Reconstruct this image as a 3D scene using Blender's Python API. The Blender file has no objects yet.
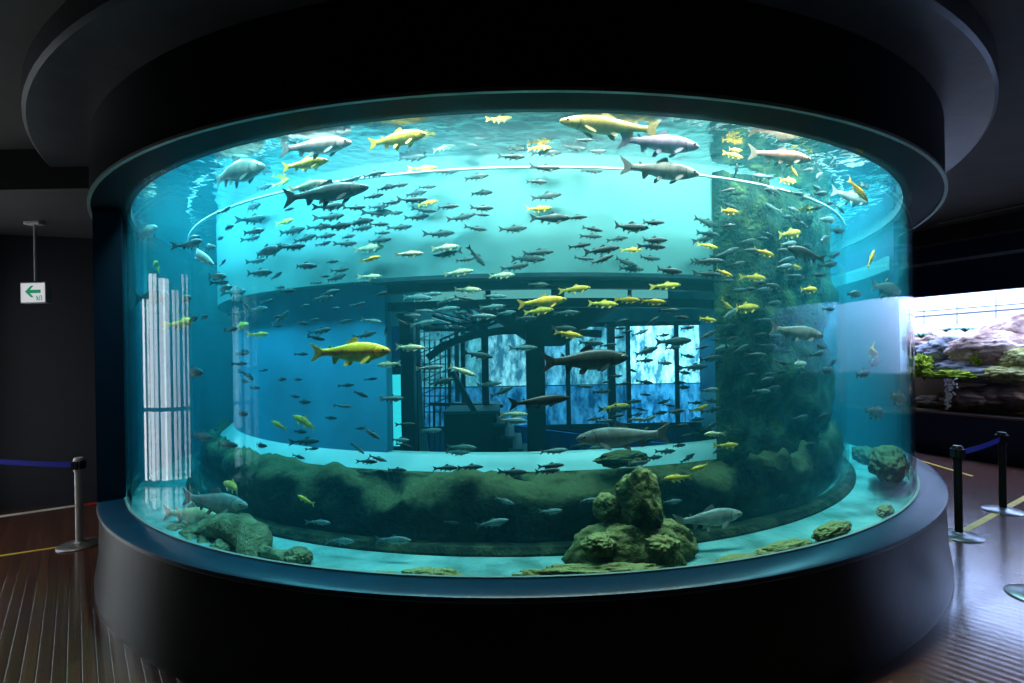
import bpy, bmesh, math, random
from mathutils import Vector, Matrix, noise

random.seed(7)
S = bpy.context.scene
COL = S.collection
PI = math.pi
R_ = math.radians

# ------------------------------------------------------------------ view
F = 484.0
HX, HY = 512.0, 353.0
ROLL = R_(-1.0)
EYE = Vector((0, 0, 1.75))
XC, D = 0.062, 6.55           # tank axis
AX = Vector((XC, D, 0))


def ray(px, py):
    dx, dy = px - HX, HY - py
    return Vector(((dx * math.cos(ROLL) - dy * math.sin(ROLL)) / F, 1.0,
                   (dx * math.sin(ROLL) + dy * math.cos(ROLL)) / F))


def project(p):
    v = p - EYE
    a, b = v.x / v.y * F, v.z / v.y * F
    return HX + a * math.cos(ROLL) + b * math.sin(ROLL), HY - (-a * math.sin(ROLL) + b * math.cos(ROLL))


def at(px, py, y):
    return EYE + ray(px, py) * y


def on_ring(px, py, r, far=False):
    d = ray(px, py)
    a = d.x ** 2 + d.y ** 2
    b = -2 * (d.x * XC + d.y * D)
    c = XC ** 2 + D ** 2 - r * r
    q = b * b - 4 * a * c
    if q < 0:
        if q < -0.9 * a * 4:
            return None
        q = 0.0
    t = (-b + (1 if far else -1) * math.sqrt(q)) / (2 * a)
    return EYE + d * t


def phi_of(px, r, far=False):
    p = on_ring(px, 353, r, far)
    return math.atan2(p.x - XC, -(p.y - D))


# ------------------------------------------------------------------ materials
MATS = {}


def nodes_of(m):
    m.use_nodes = True
    nt = m.node_tree
    return nt, nt.nodes, nt.links, nt.nodes.get('Principled BSDF')


def paint(name, col, rough=0.5, metal=0.0, var=0.12, scale=6.0, bump=0.0, spec=0.5, bscale=None, emis=None, estr=0.0):
    """a painted / plain surface with a little procedural unevenness"""
    if name in MATS:
        return MATS[name]
    m = bpy.data.materials.new(name)
    nt, N, L, P = nodes_of(m)
    tc = N.new('ShaderNodeTexCoord')
    nz = N.new('ShaderNodeTexNoise')
    nz.inputs['Scale'].default_value = scale
    nz.inputs['Detail'].default_value = 5
    L.new(tc.outputs['Object'], nz.inputs['Vector'])
    rp = N.new('ShaderNodeValToRGB')
    rp.color_ramp.elements[0].position = 0.3
    rp.color_ramp.elements[1].position = 0.7
    rp.color_ramp.elements[0].color = (*[max(0, c * (1 - var)) for c in col], 1)
    rp.color_ramp.elements[1].color = (*[min(1, c * (1 + var)) for c in col], 1)
    L.new(nz.outputs['Fac'], rp.inputs['Fac'])
    L.new(rp.outputs['Color'], P.inputs['Base Color'])
    P.inputs['Roughness'].default_value = rough
    P.inputs['Metallic'].default_value = metal
    P.inputs['Specular IOR Level'].default_value = spec
    if bump:
        bp = N.new('ShaderNodeBump')
        bp.inputs['Strength'].default_value = bump
        bp.inputs['Distance'].default_value = 0.03
        n2 = N.new('ShaderNodeTexNoise')
        n2.inputs['Scale'].default_value = bscale or scale * 4
        n2.inputs['Detail'].default_value = 6
        L.new(tc.outputs['Object'], n2.inputs['Vector'])
        L.new(n2.outputs['Fac'], bp.inputs['Height'])
        L.new(bp.outputs['Normal'], P.inputs['Normal'])
    if emis:
        P.inputs['Emission Color'].default_value = (*emis, 1)
        P.inputs['Emission Strength'].default_value = estr
    MATS[name] = m
    return m


def rock_mat(name, c1, c2, c3, scale=5.0, bump=0.8, top=None):
    if name in MATS:
        return MATS[name]
    m = bpy.data.materials.new(name)
    nt, N, L, P = nodes_of(m)
    tc = N.new('ShaderNodeTexCoord')
    a = N.new('ShaderNodeTexNoise')
    a.inputs['Scale'].default_value = scale
    a.inputs['Detail'].default_value = 8
    L.new(tc.outputs['Object'], a.inputs['Vector'])
    rp = N.new('ShaderNodeValToRGB')
    e = rp.color_ramp.elements
    e[0].position, e[0].color = 0.32, (*c1, 1)
    e[1].position, e[1].color = 0.68, (*c3, 1)
    k = e.new(0.5)
    k.color = (*c2, 1)
    L.new(a.outputs['Fac'], rp.inputs['Fac'])
    base = rp.outputs['Color']
    if top:       # algae settles on what faces up
        ge = N.new('ShaderNodeNewGeometry')
        sx = N.new('ShaderNodeSeparateXYZ')
        L.new(ge.outputs['Normal'], sx.inputs[0])
        ad = N.new('ShaderNodeMath')
        ad.operation = 'MULTIPLY_ADD'
        ad.inputs[1].default_value = 1.3
        L.new(a.outputs['Fac'], ad.inputs[0])
        L.new(sx.outputs['Z'], ad.inputs[2])
        mr = N.new('ShaderNodeMapRange')
        mr.inputs['From Min'].default_value = 0.95
        mr.inputs['From Max'].default_value = 1.45
        L.new(ad.outputs[0], mr.inputs['Value'])
        mx = N.new('ShaderNodeMixRGB')
        mx.inputs['Color2'].default_value = (*top, 1)
        L.new(mr.outputs['Result'], mx.inputs['Fac'])
        L.new(base, mx.inputs['Color1'])
        base = mx.outputs['Color']
    L.new(base, P.inputs['Base Color'])
    P.inputs['Roughness'].default_value = 0.9
    P.inputs['Specular IOR Level'].default_value = 0.15
    b = N.new('ShaderNodeTexNoise')
    b.inputs['Scale'].default_value = scale * 5
    b.inputs['Detail'].default_value = 8
    L.new(tc.outputs['Object'], b.inputs['Vector'])
    bp = N.new('ShaderNodeBump')
    bp.inputs['Strength'].default_value = bump
    bp.inputs['Distance'].default_value = 0.03
    L.new(b.outputs['Fac'], bp.inputs['Height'])
    L.new(bp.outputs['Normal'], P.inputs['Normal'])
    MATS[name] = m
    return m


def glow(name, col, strength, streak=False):
    if name in MATS:
        return MATS[name]
    m = bpy.data.materials.new(name)
    nt, N, L, P = nodes_of(m)
    N.remove(P)
    out = N.get('Material Output')
    em = N.new('ShaderNodeEmission')
    em.inputs['Color'].default_value = (*col, 1)
    em.inputs['Strength'].default_value = strength
    if streak:      # uneven light as through rippling water glass, put into the emission colour
        tc = N.new('ShaderNodeTexCoord')
        mp = N.new('ShaderNodeMapping')
        mp.inputs['Scale'].default_value = (3.6, 3.6, 1.5)
        nz = N.new('ShaderNodeTexNoise')
        nz.inputs['Scale'].default_value = 2.6
        nz.inputs['Detail'].default_value = 7
        nz.inputs['Roughness'].default_value = 0.62
        L.new(tc.outputs['Object'], mp.inputs['Vector'])
        L.new(mp.outputs['Vector'], nz.inputs['Vector'])
        rp = N.new('ShaderNodeValToRGB')
        e = rp.color_ramp.elements
        e[0].position, e[0].color = 0.40, (col[0] * 0.06, col[1] * 0.14, col[2] * 0.2, 1)
        e[1].position, e[1].color = 0.72, (*col, 1)
        L.new(nz.outputs['Fac'], rp.inputs['Fac'])
        L.new(rp.outputs['Color'], em.inputs['Color'])
    L.new(em.outputs['Emission'], out.inputs['Surface'])
    MATS[name] = m
    return m


def glass_mat(name, tint, base=0.035, power=5.0, rough=0.0, top=0.95):
    """clear pane: see-through with a reflection that grows towards grazing"""
    if name in MATS:
        return MATS[name]
    m = bpy.data.materials.new(name)
    nt, N, L, P = nodes_of(m)
    N.remove(P)
    out = N.get('Material Output')
    tr = N.new('ShaderNodeBsdfTransparent')
    tr.inputs['Color'].default_value = (*tint, 1)
    gl = N.new('ShaderNodeBsdfGlossy')
    gl.inputs['Roughness'].default_value = rough
    lw = N.new('ShaderNodeLayerWeight')
    lw.inputs['Blend'].default_value = 0.5
    pw = N.new('ShaderNodeMath')
    pw.operation = 'POWER'
    pw.inputs[1].default_value = power
    L.new(lw.outputs['Facing'], pw.inputs[0])
    mr = N.new('ShaderNodeMapRange')
    mr.inputs['To Min'].default_value = base
    mr.inputs['To Max'].default_value = top
    L.new(pw.outputs[0], mr.inputs['Value'])
    mx = N.new('ShaderNodeMixShader')
    L.new(mr.outputs['Result'], mx.inputs['Fac'])
    L.new(tr.outputs[0], mx.inputs[1])
    L.new(gl.outputs[0], mx.inputs[2])
    L.new(mx.outputs[0], out.inputs['Surface'])
    MATS[name] = m
    return m


def water_volume(name, absorb, adens, scatter, sdens, g=0.2):
    m = bpy.data.materials.new(name)
    nt, N, L, P = nodes_of(m)
    N.remove(P)
    out = N.get('Material Output')
    a = N.new('ShaderNodeVolumeAbsorption')
    a.inputs['Color'].default_value = (*absorb, 1)
    a.inputs['Density'].default_value = adens
    if sdens <= 0:
        L.new(a.outputs[0], out.inputs['Volume'])
        return m
    s = N.new('ShaderNodeVolumeScatter')
    s.inputs['Color'].default_value = (*scatter, 1)
    s.inputs['Density'].default_value = sdens
    s.inputs['Anisotropy'].default_value = g
    ad = N.new('ShaderNodeAddShader')
    L.new(a.outputs[0], ad.inputs[0])
    L.new(s.outputs[0], ad.inputs[1])
    L.new(ad.outputs[0], out.inputs['Volume'])
    return m


def surface_mat(name):
    """underside of the rippled water surface: mirror at shallow angles"""
    m = glass_mat(name, (0.97, 1, 1), base=0.06, power=1.0, rough=0.02, top=1.0)
    nt = m.node_tree
    N, L = nt.nodes, nt.links
    mr = [n for n in N if n.type == 'MAP_RANGE'][0]
    mr.inputs['From Min'].default_value = 0.56
    mr.inputs['From Max'].default_value = 0.70
    mr.clamp = True
    gl = [n for n in N if n.type == 'BSDF_GLOSSY'][0]
    tc = N.new('ShaderNodeTexCoord')
    nz = N.new('ShaderNodeTexNoise')
    nz.inputs['Scale'].default_value = 5.5
    nz.inputs['Detail'].default_value = 2.5
    L.new(tc.outputs['Object'], nz.inputs['Vector'])
    bp = N.new('ShaderNodeBump')
    bp.inputs['Strength'].default_value = 0.35
    bp.inputs['Distance'].default_value = 0.05
    L.new(nz.outputs['Fac'], bp.inputs['Height'])
    L.new(bp.outputs['Normal'], gl.inputs['Normal'])
    lw = [n for n in N if n.type == 'LAYER_WEIGHT'][0]
    L.new(bp.outputs['Normal'], lw.inputs['Normal'])
    return m


def floor_mat():
    m = bpy.data.materials.new('wood_planks')
    nt, N, L, P = nodes_of(m)
    tc = N.new('ShaderNodeTexCoord')
    mp = N.new('ShaderNodeMapping')
    mp.inputs['Rotation'].default_value = (0, 0, R_(48))
    L.new(tc.outputs['Object'], mp.inputs['Vector'])
    br = N.new('ShaderNodeTexBrick')
    br.inputs['Scale'].default_value = 1.0
    br.inputs['Brick Width'].default_value = 1.9
    br.inputs['Row Height'].default_value = 0.064
    br.inputs['Mortar Size'].default_value = 0.004
    br.inputs['Mortar Smooth'].default_value = 0.3
    br.inputs['Color1'].default_value = (0.15, 0.045, 0.018, 1)
    br.inputs['Color2'].default_value = (0.09, 0.026, 0.011, 1)
    br.inputs['Mortar'].default_value = (0.015, 0.008, 0.006, 1)
    L.new(mp.outputs['Vector'], br.inputs['Vector'])
    m2 = N.new('ShaderNodeMapping')
    m2.inputs['Scale'].default_value = (1.2, 22, 1)
    L.new(mp.outputs['Vector'], m2.inputs['Vector'])
    nz = N.new('ShaderNodeTexNoise')
    nz.inputs['Scale'].default_value = 2.0
    nz.inputs['Detail'].default_value = 6
    L.new(m2.outputs['Vector'], nz.inputs['Vector'])
    mx = N.new('ShaderNodeMixRGB')
    mx.blend_type = 'OVERLAY'
    mx.inputs['Fac'].default_value = 0.55
    L.new(br.outputs['Color'], mx.inputs['Color1'])
    L.new(nz.outputs['Color'], mx.inputs['Color2'])
    L.new(mx.outputs['Color'], P.inputs['Base Color'])
    P.inputs['Roughness'].default_value = 0.22
    P.inputs['Specular IOR Level'].default_value = 0.9
    P.inputs['IOR'].default_value = 1.7
    P.inputs['Coat Weight'].default_value = 1.0
    P.inputs['Coat IOR'].default_value = 1.65
    P.inputs['Coat Roughness'].default_value = 0.16
    iv = N.new('ShaderNodeMath')
    iv.operation = 'MULTIPLY_ADD'
    iv.inputs[1].default_value = -1.0
    L.new(br.outputs['Fac'], iv.inputs[0])
    n3 = N.new('ShaderNodeMath')
    n3.operation = 'MULTIPLY'
    n3.inputs[1].default_value = 0.5
    L.new(nz.outputs['Fac'], n3.inputs[0])
    L.new(n3.outputs[0], iv.inputs[2])
    bp = N.new('ShaderNodeBump')
    sx = N.new('ShaderNodeSeparateXYZ')
    L.new(mp.outputs['Vector'], sx.inputs[0])
    fr = N.new('ShaderNodeMath')
    fr.operation = 'MULTIPLY'
    fr.inputs[1].default_value = 2 * PI / 0.064
    L.new(sx.outputs['Y'], fr.inputs[0])
    cs = N.new('ShaderNodeMath')
    cs.operation = 'COSINE'
    L.new(fr.outputs[0], cs.inputs[0])
    sm = N.new('ShaderNodeMath')
    sm.operation = 'MULTIPLY_ADD'
    sm.inputs[1].default_value = -0.28
    L.new(cs.outputs[0], sm.inputs[0])
    L.new(iv.outputs[0], sm.inputs[2])
    iv = sm
    bp.inputs['Strength'].default_value = 0.4
    bp.inputs['Distance'].default_value = 0.007
    L.new(iv.outputs[0], bp.inputs['Height'])
    L.new(bp.outputs['Normal'], P.inputs['Normal'])
    return m


def fish_mat(name, back, side, belly, stripe=None, spots=0.4, rough=0.42):
    if name in MATS:
        return MATS[name]
    m = bpy.data.materials.new(name)
    nt, N, L, P = nodes_of(m)
    tc = N.new('ShaderNodeTexCoord')
    sp = N.new('ShaderNodeSeparateXYZ')
    L.new(tc.outputs['Object'], sp.inputs[0])
    nz = N.new('ShaderNodeTexNoise')
    nz.inputs['Scale'].default_value = 14
    nz.inputs['Detail'].default_value = 4
    L.new(tc.outputs['Object'], nz.inputs['Vector'])
    wob = N.new('ShaderNodeMath')
    wob.operation = 'MULTIPLY_ADD'
    wob.inputs[1].default_value = 0.05
    L.new(nz.outputs['Fac'], wob.inputs[0])
    L.new(sp.outputs['Z'], wob.inputs[2])
    mr = N.new('ShaderNodeMapRange')
    mr.inputs['From Min'].default_value = -0.09
    mr.inputs['From Max'].default_value = 0.13
    L.new(wob.outputs[0], mr.inputs['Value'])
    rp = N.new('ShaderNodeValToRGB')
    e = rp.color_ramp.elements
    e[0].position, e[0].color = 0.08, (*belly, 1)
    e[1].position, e[1].color = 0.85, (*back, 1)
    if stripe:
        for p, c in ((0.36, side), (0.46, stripe), (0.56, stripe), (0.66, side)):
            k = e.new(p)
            k.color = (*c, 1)
    else:
        k = e.new(0.45)
        k.color = (*side, 1)
    L.new(mr.outputs['Result'], rp.inputs['Fac'])
    vo = N.new('ShaderNodeTexVoronoi')
    vo.inputs['Scale'].default_value = 34
    L.new(tc.outputs['Object'], vo.inputs['Vector'])
    th = N.new('ShaderNodeMapRange')
    th.inputs['From Min'].default_value = 0.22
    th.inputs['From Max'].default_value = 0.32
    th.inputs['To Min'].default_value = spots
    th.inputs['To Max'].default_value = 0.0
    L.new(vo.outputs['Distance'], th.inputs['Value'])
    up = N.new('ShaderNodeMath')
    up.operation = 'MULTIPLY'
    L.new(th.outputs['Result'], up.inputs[0])
    L.new(mr.outputs['Result'], up.inputs[1])
    mx = N.new('ShaderNodeMixRGB')
    mx.blend_type = 'MULTIPLY'
    mx.inputs['Color2'].default_value = (0.12, 0.12, 0.1, 1)
    L.new(up.outputs[0], mx.inputs['Fac'])
    L.new(rp.outputs['Color'], mx.inputs['Color1'])
    # gill cover edge, and a cloudy mottling over the flank
    z2 = N.new('ShaderNodeMath')
    z2.operation = 'MULTIPLY'
    L.new(sp.outputs['Z'], z2.inputs[0])
    L.new(sp.outputs['Z'], z2.inputs[1])
    gx = N.new('ShaderNodeMath')
    gx.operation = 'MULTIPLY_ADD'
    gx.inputs[1].default_value = -7.0
    L.new(z2.outputs[0], gx.inputs[0])
    L.new(sp.outputs['X'], gx.inputs[2])
    gd = N.new('ShaderNodeMath')
    gd.operation = 'SUBTRACT'
    gd.inputs[1].default_value = 0.305
    L.new(gx.outputs[0], gd.inputs[0])
    ga = N.new('ShaderNodeMath')
    ga.operation = 'ABSOLUTE'
    L.new(gd.outputs[0], ga.inputs[0])
    gm = N.new('ShaderNodeMapRange')
    gm.inputs['From Min'].default_value = 0.004
    gm.inputs['From Max'].default_value = 0.014
    gm.inputs['To Min'].default_value = 0.6
    gm.inputs['To Max'].default_value = 0.0
    L.new(ga.outputs[0], gm.inputs['Value'])
    m3 = N.new('ShaderNodeMixRGB')
    m3.blend_type = 'MULTIPLY'
    m3.inputs['Color2'].default_value = (0.35, 0.18, 0.14, 1)
    L.new(gm.outputs['Result'], m3.inputs['Fac'])
    L.new(mx.outputs['Color'], m3.inputs['Color1'])
    n4 = N.new('ShaderNodeTexNoise')
    n4.inputs['Scale'].default_value = 9
    n4.inputs['Detail'].default_value = 6
    L.new(tc.outputs['Object'], n4.inputs['Vector'])
    q4 = N.new('ShaderNodeMapRange')
    q4.inputs['From Min'].default_value = 0.35
    q4.inputs['From Max'].default_value = 0.65
    q4.inputs['To Min'].default_value = 0.62
    q4.inputs['To Max'].default_value = 1.2
    L.new(n4.outputs['Fac'], q4.inputs['Value'])
    m4 = N.new('ShaderNodeMixRGB')
    m4.blend_type = 'MULTIPLY'
    m4.inputs['Fac'].default_value = 1.0
    L.new(m3.outputs['Color'], m4.inputs['Color1'])
    L.new(q4.outputs['Result'], m4.inputs['Color2'])
    mx = m4
    L.new(mx.outputs['Color'], P.inputs['Base Color'])
    P.inputs['Roughness'].default_value = rough
    P.inputs['Specular IOR Level'].default_value = 0.45
    MATS[name] = m
    return m


# ------------------------------------------------------------------ object helpers
def tag(o, label=None, cat=None, group=None, kind=None):
    if label:
        o['label'] = label
    if cat:
        o['category'] = cat
    if group:
        o['group'] = group
    if kind:
        o['kind'] = kind
    return o


def empty(name, loc=(0, 0, 0), rz=0.0, label=None, cat=None, group=None, kind=None):
    o = bpy.data.objects.new(name, None)
    o.empty_display_size = 0.1
    COL.objects.link(o)
    o.location = loc
    o.rotation_euler = (0, 0, rz)
    return tag(o, label, cat, group, kind)


def mesh_from(bm, name, mats, smooth=False):
    me = bpy.data.meshes.new(name)
    bmesh.ops.recalc_face_normals(bm, faces=bm.faces)
    bm.to_mesh(me)
    bm.free()
    for m in (mats if isinstance(mats, (list, tuple)) else [mats]):
        me.materials.append(m)
    if smooth:
        for p in me.polygons:
            p.use_smooth = True
        if smooth != 'all':
            try:
                me.set_sharp_from_angle(angle=R_(35))
            except Exception:
                pass
    return me


def obj(name, bm, mats, parent=None, smooth=False, loc=None):
    o = bpy.data.objects.new(name, mesh_from(bm, name, mats, smooth))
    COL.objects.link(o)
    if parent:
        o.parent = parent
    if loc is not None:
        o.location = loc
    return o


def struct(name, bm, mats, smooth=False, loc=None, label=None, cat=None):
    o = obj(name, bm, mats, None, smooth, loc)
    o['kind'] = 'structure'
    tag(o, label, cat)
    return o


def box(bm, x0, x1, y0, y1, z0, z1, M=None, mi=0):
    vs = [Vector((x, y, z)) for x in (x0, x1) for y in (y0, y1) for z in (z0, z1)]
    if M is not None:
        vs = [M @ v for v in vs]
    v = [bm.verts.new(c) for c in vs]
    for f in ((0, 1, 3, 2), (4, 6, 7, 5), (0, 4, 5, 1), (2, 3, 7, 6), (0, 2, 6, 4), (1, 5, 7, 3)):
        fc = bm.faces.new([v[i] for i in f])
        fc.material_index = mi
    return v


def bevel(bm, w, seg=2):
    bmesh.ops.bevel(bm, geom=list(bm.edges), offset=w, segments=seg, affect='EDGES', profile=0.6)


def lathe(bm, prof, n=32, loc=(0, 0, 0), mi=0, cap=True):
    """revolve (r,z) points about Z, closed at the ends"""
    rings = []
    for r, z in prof:
        rings.append([bm.verts.new((loc[0] + r * math.cos(2 * PI * k / n), loc[1] + r * math.sin(2 * PI * k / n), loc[2] + z)) for k in range(n)])
    for a, b in zip(rings, rings[1:]):
        for k in range(n):
            f = bm.faces.new((a[k], a[(k + 1) % n], b[(k + 1) % n], b[k]))
            f.material_index = mi
    if cap:
        for r in (rings[0], rings[-1]):
            f = bm.faces.new(r)
            f.material_index = mi


def tube(bm, pts, rad, n=8, mi=0, caps=True):
    pts = [Vector(p) for p in pts]
    rs = rad if isinstance(rad, (list, tuple)) else [rad] * len(pts)
    rings = []
    ref = None
    for i, p in enumerate(pts):
        d = (pts[min(i + 1, len(pts) - 1)] - pts[max(i - 1, 0)]).normalized()
        if ref is None:
            ref = d.orthogonal().normalized()
        ref = (ref - d * ref.dot(d)).normalized()
        s = d.cross(ref)
        rings.append([bm.verts.new(p + (ref * math.cos(2 * PI * k / n) + s * math.sin(2 * PI * k / n)) * rs[i]) for k in range(n)])
    for a, b in zip(rings, rings[1:]):
        for k in range(n):
            bm.faces.new((a[k], a[(k + 1) % n], b[(k + 1) % n], b[k])).material_index = mi
    if caps:
        for r in (rings[0], rings[-1]):
            bm.faces.new(r).material_index = mi


def bar(bm, a, b, w, h=None, mi=0):
    """square bar between two points"""
    a, b = Vector(a), Vector(b)
    h = h or w
    d = (b - a)
    L = d.length
    d.normalize()
    up = Vector((0, 0, 1)) if abs(d.z) < 0.95 else Vector((0, 1, 0))
    s = d.cross(up).normalized()
    u = s.cross(d)
    M = Matrix((d, s, u)).transposed().to_4x4()
    M.translation = a
    box(bm, 0, L, -w / 2, w / 2, -h / 2, h / 2, M, mi)


def sector(bm, prof, p0, p1, n, close=True, mi=0):
    """sweep a closed (r,z) profile about the tank axis from angle p0 to p1 (0 = towards the camera, + = right)"""
    full = abs((p1 - p0) - 2 * PI) < 1e-6
    rings = []
    m = n if full else n + 1
    for k in range(m):
        a = p0 + (p1 - p0) * k / n
        rings.append([bm.verts.new((r * math.sin(a), -r * math.cos(a), z)) for r, z in prof])
    q = len(prof)
    for k in range(n):
        A, B = rings[k], rings[(k + 1) % m]
        for i in range(q):
            j = (i + 1) % q
            bm.faces.new((A[i], A[j], B[j], B[i])).material_index = mi
    if not full:
        bm.faces.new(rings[0]).material_index = mi
        bm.faces.new(rings[-1]).material_index = mi


def ringbox(r0, r1, z0, z1):
    return [(r0, z0), (r1, z0), (r1, z1), (r0, z1)]


def rough_sphere(bm, rad, seed, amp=0.25, freq=1.6, sub=4, squash=None, mi=0):
    bmesh.ops.create_icosphere(bm, subdivisions=sub, radius=1.0)
    o = Vector((seed * 3.7, seed * 1.3, seed * 2.1))
    for v in bm.verts:
        n = v.co.normalized()
        d = noise.fractal(n * freq + o, 1.0, 2.0, 4) * amp + noise.fractal(n * freq * 3 + o, 1.0, 2.0, 3) * amp * 0.35
        # flat facets, as split stone has
        c = noise.fractal(n * freq * 9 + o, 1.0, 2.0, 3) * amp * 0.55
        v.co = Vector((n.x * rad[0], n.y * rad[1], n.z * rad[2])) * (1 + d + c * 0.3)


def rock(name, loc, rad, seed, mat, label, rz=0.0, amp=0.25, freq=1.6, sub=5, group=None, cat='rock', kind=None):
    bm = bmesh.new()
    rough_sphere(bm, rad, seed, amp, freq, sub)
    o = obj(name, bm, mat, None, 'all')
    o.location = loc
    o.rotation_euler = (0, 0, rz)
    return tag(o, label, cat, group, kind)


# ------------------------------------------------------------------ shared materials
black_paint = paint('black_paint', (0.012, 0.014, 0.016), 0.45)
plinth_paint = paint('plinth_paint', (0.010, 0.013, 0.014), 0.3, var=0.2, scale=3, bump=0.03, spec=0.07)
rim_paint = paint('rim_paint', (0.008, 0.030, 0.055), 0.32, var=0.2, scale=4, bump=0.03, spec=0.35)
hood_paint = paint('hood_paint', (0.004, 0.008, 0.010), 0.6, var=0.15, spec=0.06)
hood_edge = paint('hood_edge', (0.25, 0.26, 0.22), 0.4)
soffit_paint = paint('soffit_paint', (0.05, 0.056, 0.062), 0.33, var=0.25, scale=5, bump=0.06)
sand = rock_mat('pale_sand', (0.08, 0.17, 0.14), (0.16, 0.33, 0.30), (0.25, 0.42, 0.37), 4.0, 0.5)
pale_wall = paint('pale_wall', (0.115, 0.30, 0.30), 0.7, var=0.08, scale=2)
blue_wall = paint('blue_wall', (0.02, 0.26, 0.44), 0.7, var=0.25, scale=1.5)
deep_blue = paint('deep_blue', (0.015, 0.13, 0.30), 0.7, var=0.2, scale=2)
steel_dark = paint('steel_dark', (0.012, 0.05, 0.065), 0.5, var=0.2)
moss_rock = rock_mat('moss_rock', (0.02, 0.024, 0.008), (0.075, 0.08, 0.02), (0.20, 0.17, 0.06), 8, 1.0, top=(0.30, 0.25, 0.09))
dark_rock = rock_mat('dark_rock', (0.004, 0.007, 0.006), (0.010, 0.017, 0.013), (0.04, 0.055, 0.03), 5, top=(0.14, 0.14, 0.06))
backdrop_green = rock_mat('algae_rock', (0.005, 0.018, 0.015), (0.016, 0.048, 0.034), (0.07, 0.12, 0.04), 7)  # skin of the added wall, coloured like the dim room beyond
wood_wet = rock_mat('wood_wet', (0.07, 0.07, 0.035), (0.16, 0.16, 0.08), (0.26, 0.25, 0.13), 8)
acrylic_edge = paint('acrylic_edge', (0.75, 0.85, 0.85), 0.25)
chrome = paint('brushed_steel', (0.50, 0.52, 0.56), 0.30, metal=0.2, var=0.06, scale=20)
black_metal = paint('black_metal', (0.02, 0.02, 0.022), 0.3, metal=0.4)
belt_blue = paint('belt_blue', (0.012, 0.02, 0.30), 0.8, var=0.1, scale=30, spec=0.08)
yellow_tape = paint('yellow_tape', (0.75, 0.55, 0.06), 0.5, var=0.15)
white_tape = paint('white_tape', (0.75, 0.75, 0.75), 0.5)
red_tape = paint('red_tape', (0.7, 0.03, 0.02), 0.5)
navy_wall = paint('navy_wall', (0.010, 0.018, 0.055), 0.6, var=0.15, scale=3)
dark_wall = paint('dark_wall', (0.008, 0.010, 0.020), 0.6, var=0.2, scale=2)
ceil_paint = paint('ceiling_paint', (0.035, 0.030, 0.026), 0.7, var=0.25, scale=3)
grey_wall = paint('grey_wall', (0.045, 0.045, 0.045), 0.7, var=0.15)
outer_glass_m = glass_mat('acrylic', (0.975, 0.99, 0.99), base=0.025, power=6.0, top=0.7)
inner_glass_m = glass_mat('inner_acrylic', (0.95, 0.99, 0.985), base=0.006, power=5.0, top=0.4)

# ================================================================== room shell
ZC = 3.60
bm = bmesh.new()
box(bm, -14, 14, -7, 16, -0.1, 0.0)
struct('floor', bm, floor_mat(), label='dark brown narrow plank floor around the tank', cat='floor')
bm = bmesh.new()
box(bm, -14, 14, -7, 16, ZC, ZC + 0.15)
struct('ceiling', bm, ceil_paint, label='dark high ceiling over the hall', cat='ceiling')
bm = bmesh.new()     # lowered ceiling towards the left wall
box(bm, -12, -3.3, 4.22, 8.5, 3.25, ZC)
struct('ceiling_lower', bm, grey_wall, label='lowered grey ceiling in front of the left wall', cat='ceiling')


def wall(name, a, b, z0, z1, thick, mat, label, side=1):
    """vertical slab from a to b (xy), thickness away from the viewer's side"""
    a, b = Vector((*a, 0)), Vector((*b, 0))
    d = (b - a).normalized()
    n = Vector((-d.y, d.x, 0)) * side
    M = Matrix((d, n, Vector((0, 0, 1)))).transposed().to_4x4()
    M.translation = a
    bm = bmesh.new()
    box(bm, 0, (b - a).length, 0, thick, z0, z1, M)
    return struct(name, bm, mat, label=label, cat='wall')


wall('wall_left', (-6.4, 5.58), (-4.2, 6.25), 0, 3.25, 0.15, dark_wall, 'dark wall behind the hanging arrow sign')
wall('wall_front', (-14, 15), (14, 15), 0, ZC, 0.15, black_paint, 'black wall far behind the tank')
wall('wall_back', (-14, -6), (14, -6), 0, ZC, 0.15, dark_wall, 'dark wall behind the viewer', side=-1)
wall('wall_left_side', (-7.6, -6), (-6.42, 5.6), 0, 0.05, 0.15, dark_wall, 'low sill under the tall side windows')
wall('wall_left_top', (-7.6, -6), (-6.42, 5.6), 2.95, ZC, 0.15, dark_wall, 'dark wall above the tall side windows')

# tall daylight windows on the left side (seen mirrored in the tank)
day = glow('daylight_pane', (0.86, 0.95, 1.0), 5.5)
frame_m = paint('window_frame', (0.10, 0.12, 0.12), 0.5)
side_d = (Vector((-6.42, 5.6, 0)) - Vector((-7.6, -6, 0)))
side_len = side_d.length
side_d.normalize()
side_n = Vector((-side_d.y, side_d.x, 0))
SM = Matrix((side_d, side_n, Vector((0, 0, 1)))).transposed().to_4x4()
SM.translation = Vector((-7.6, -6, 0))
for i, (u0, u1) in enumerate(((9.2, 11.35),)):
    bm = bmesh.new()
    slits = ((0.10, 0.18, 2.95), (0.46, 0.58, 2.72), (0.86, 1.14, 2.88), (1.42, 1.62, 2.95), (1.86, 2.02, 2.6))
    e = 0.0
    for (a, b, zt) in slits:
        box(bm, u0 + e, u0 + a, -0.02, 0.10, 0.05, 2.95, SM)
        if zt < 2.95:
            box(bm, u0 + a, u0 + b, -0.02, 0.10, zt, 2.95, SM)
        e = b
    box(bm, u0 + e, u1, -0.02, 0.10, 0.05, 2.95, SM)
    box(bm, u0, u1, -0.01, 0.09, 1.02, 1.07, SM)
    win = struct('window_%d' % (i + 1), bm, frame_m, label='tall daylit window wall left of the tank', cat='window')
    for (a, b, zt) in slits:
        bm = bmesh.new()
        box(bm, u0 + a, u0 + b, 0.05, 0.08, 0.05, zt, SM)
        obj('pane', bm, day, win)
bm = bmesh.new()
box(bm, 0, 9.15, 0, 0.15, 0.05, 2.95, SM)
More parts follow.
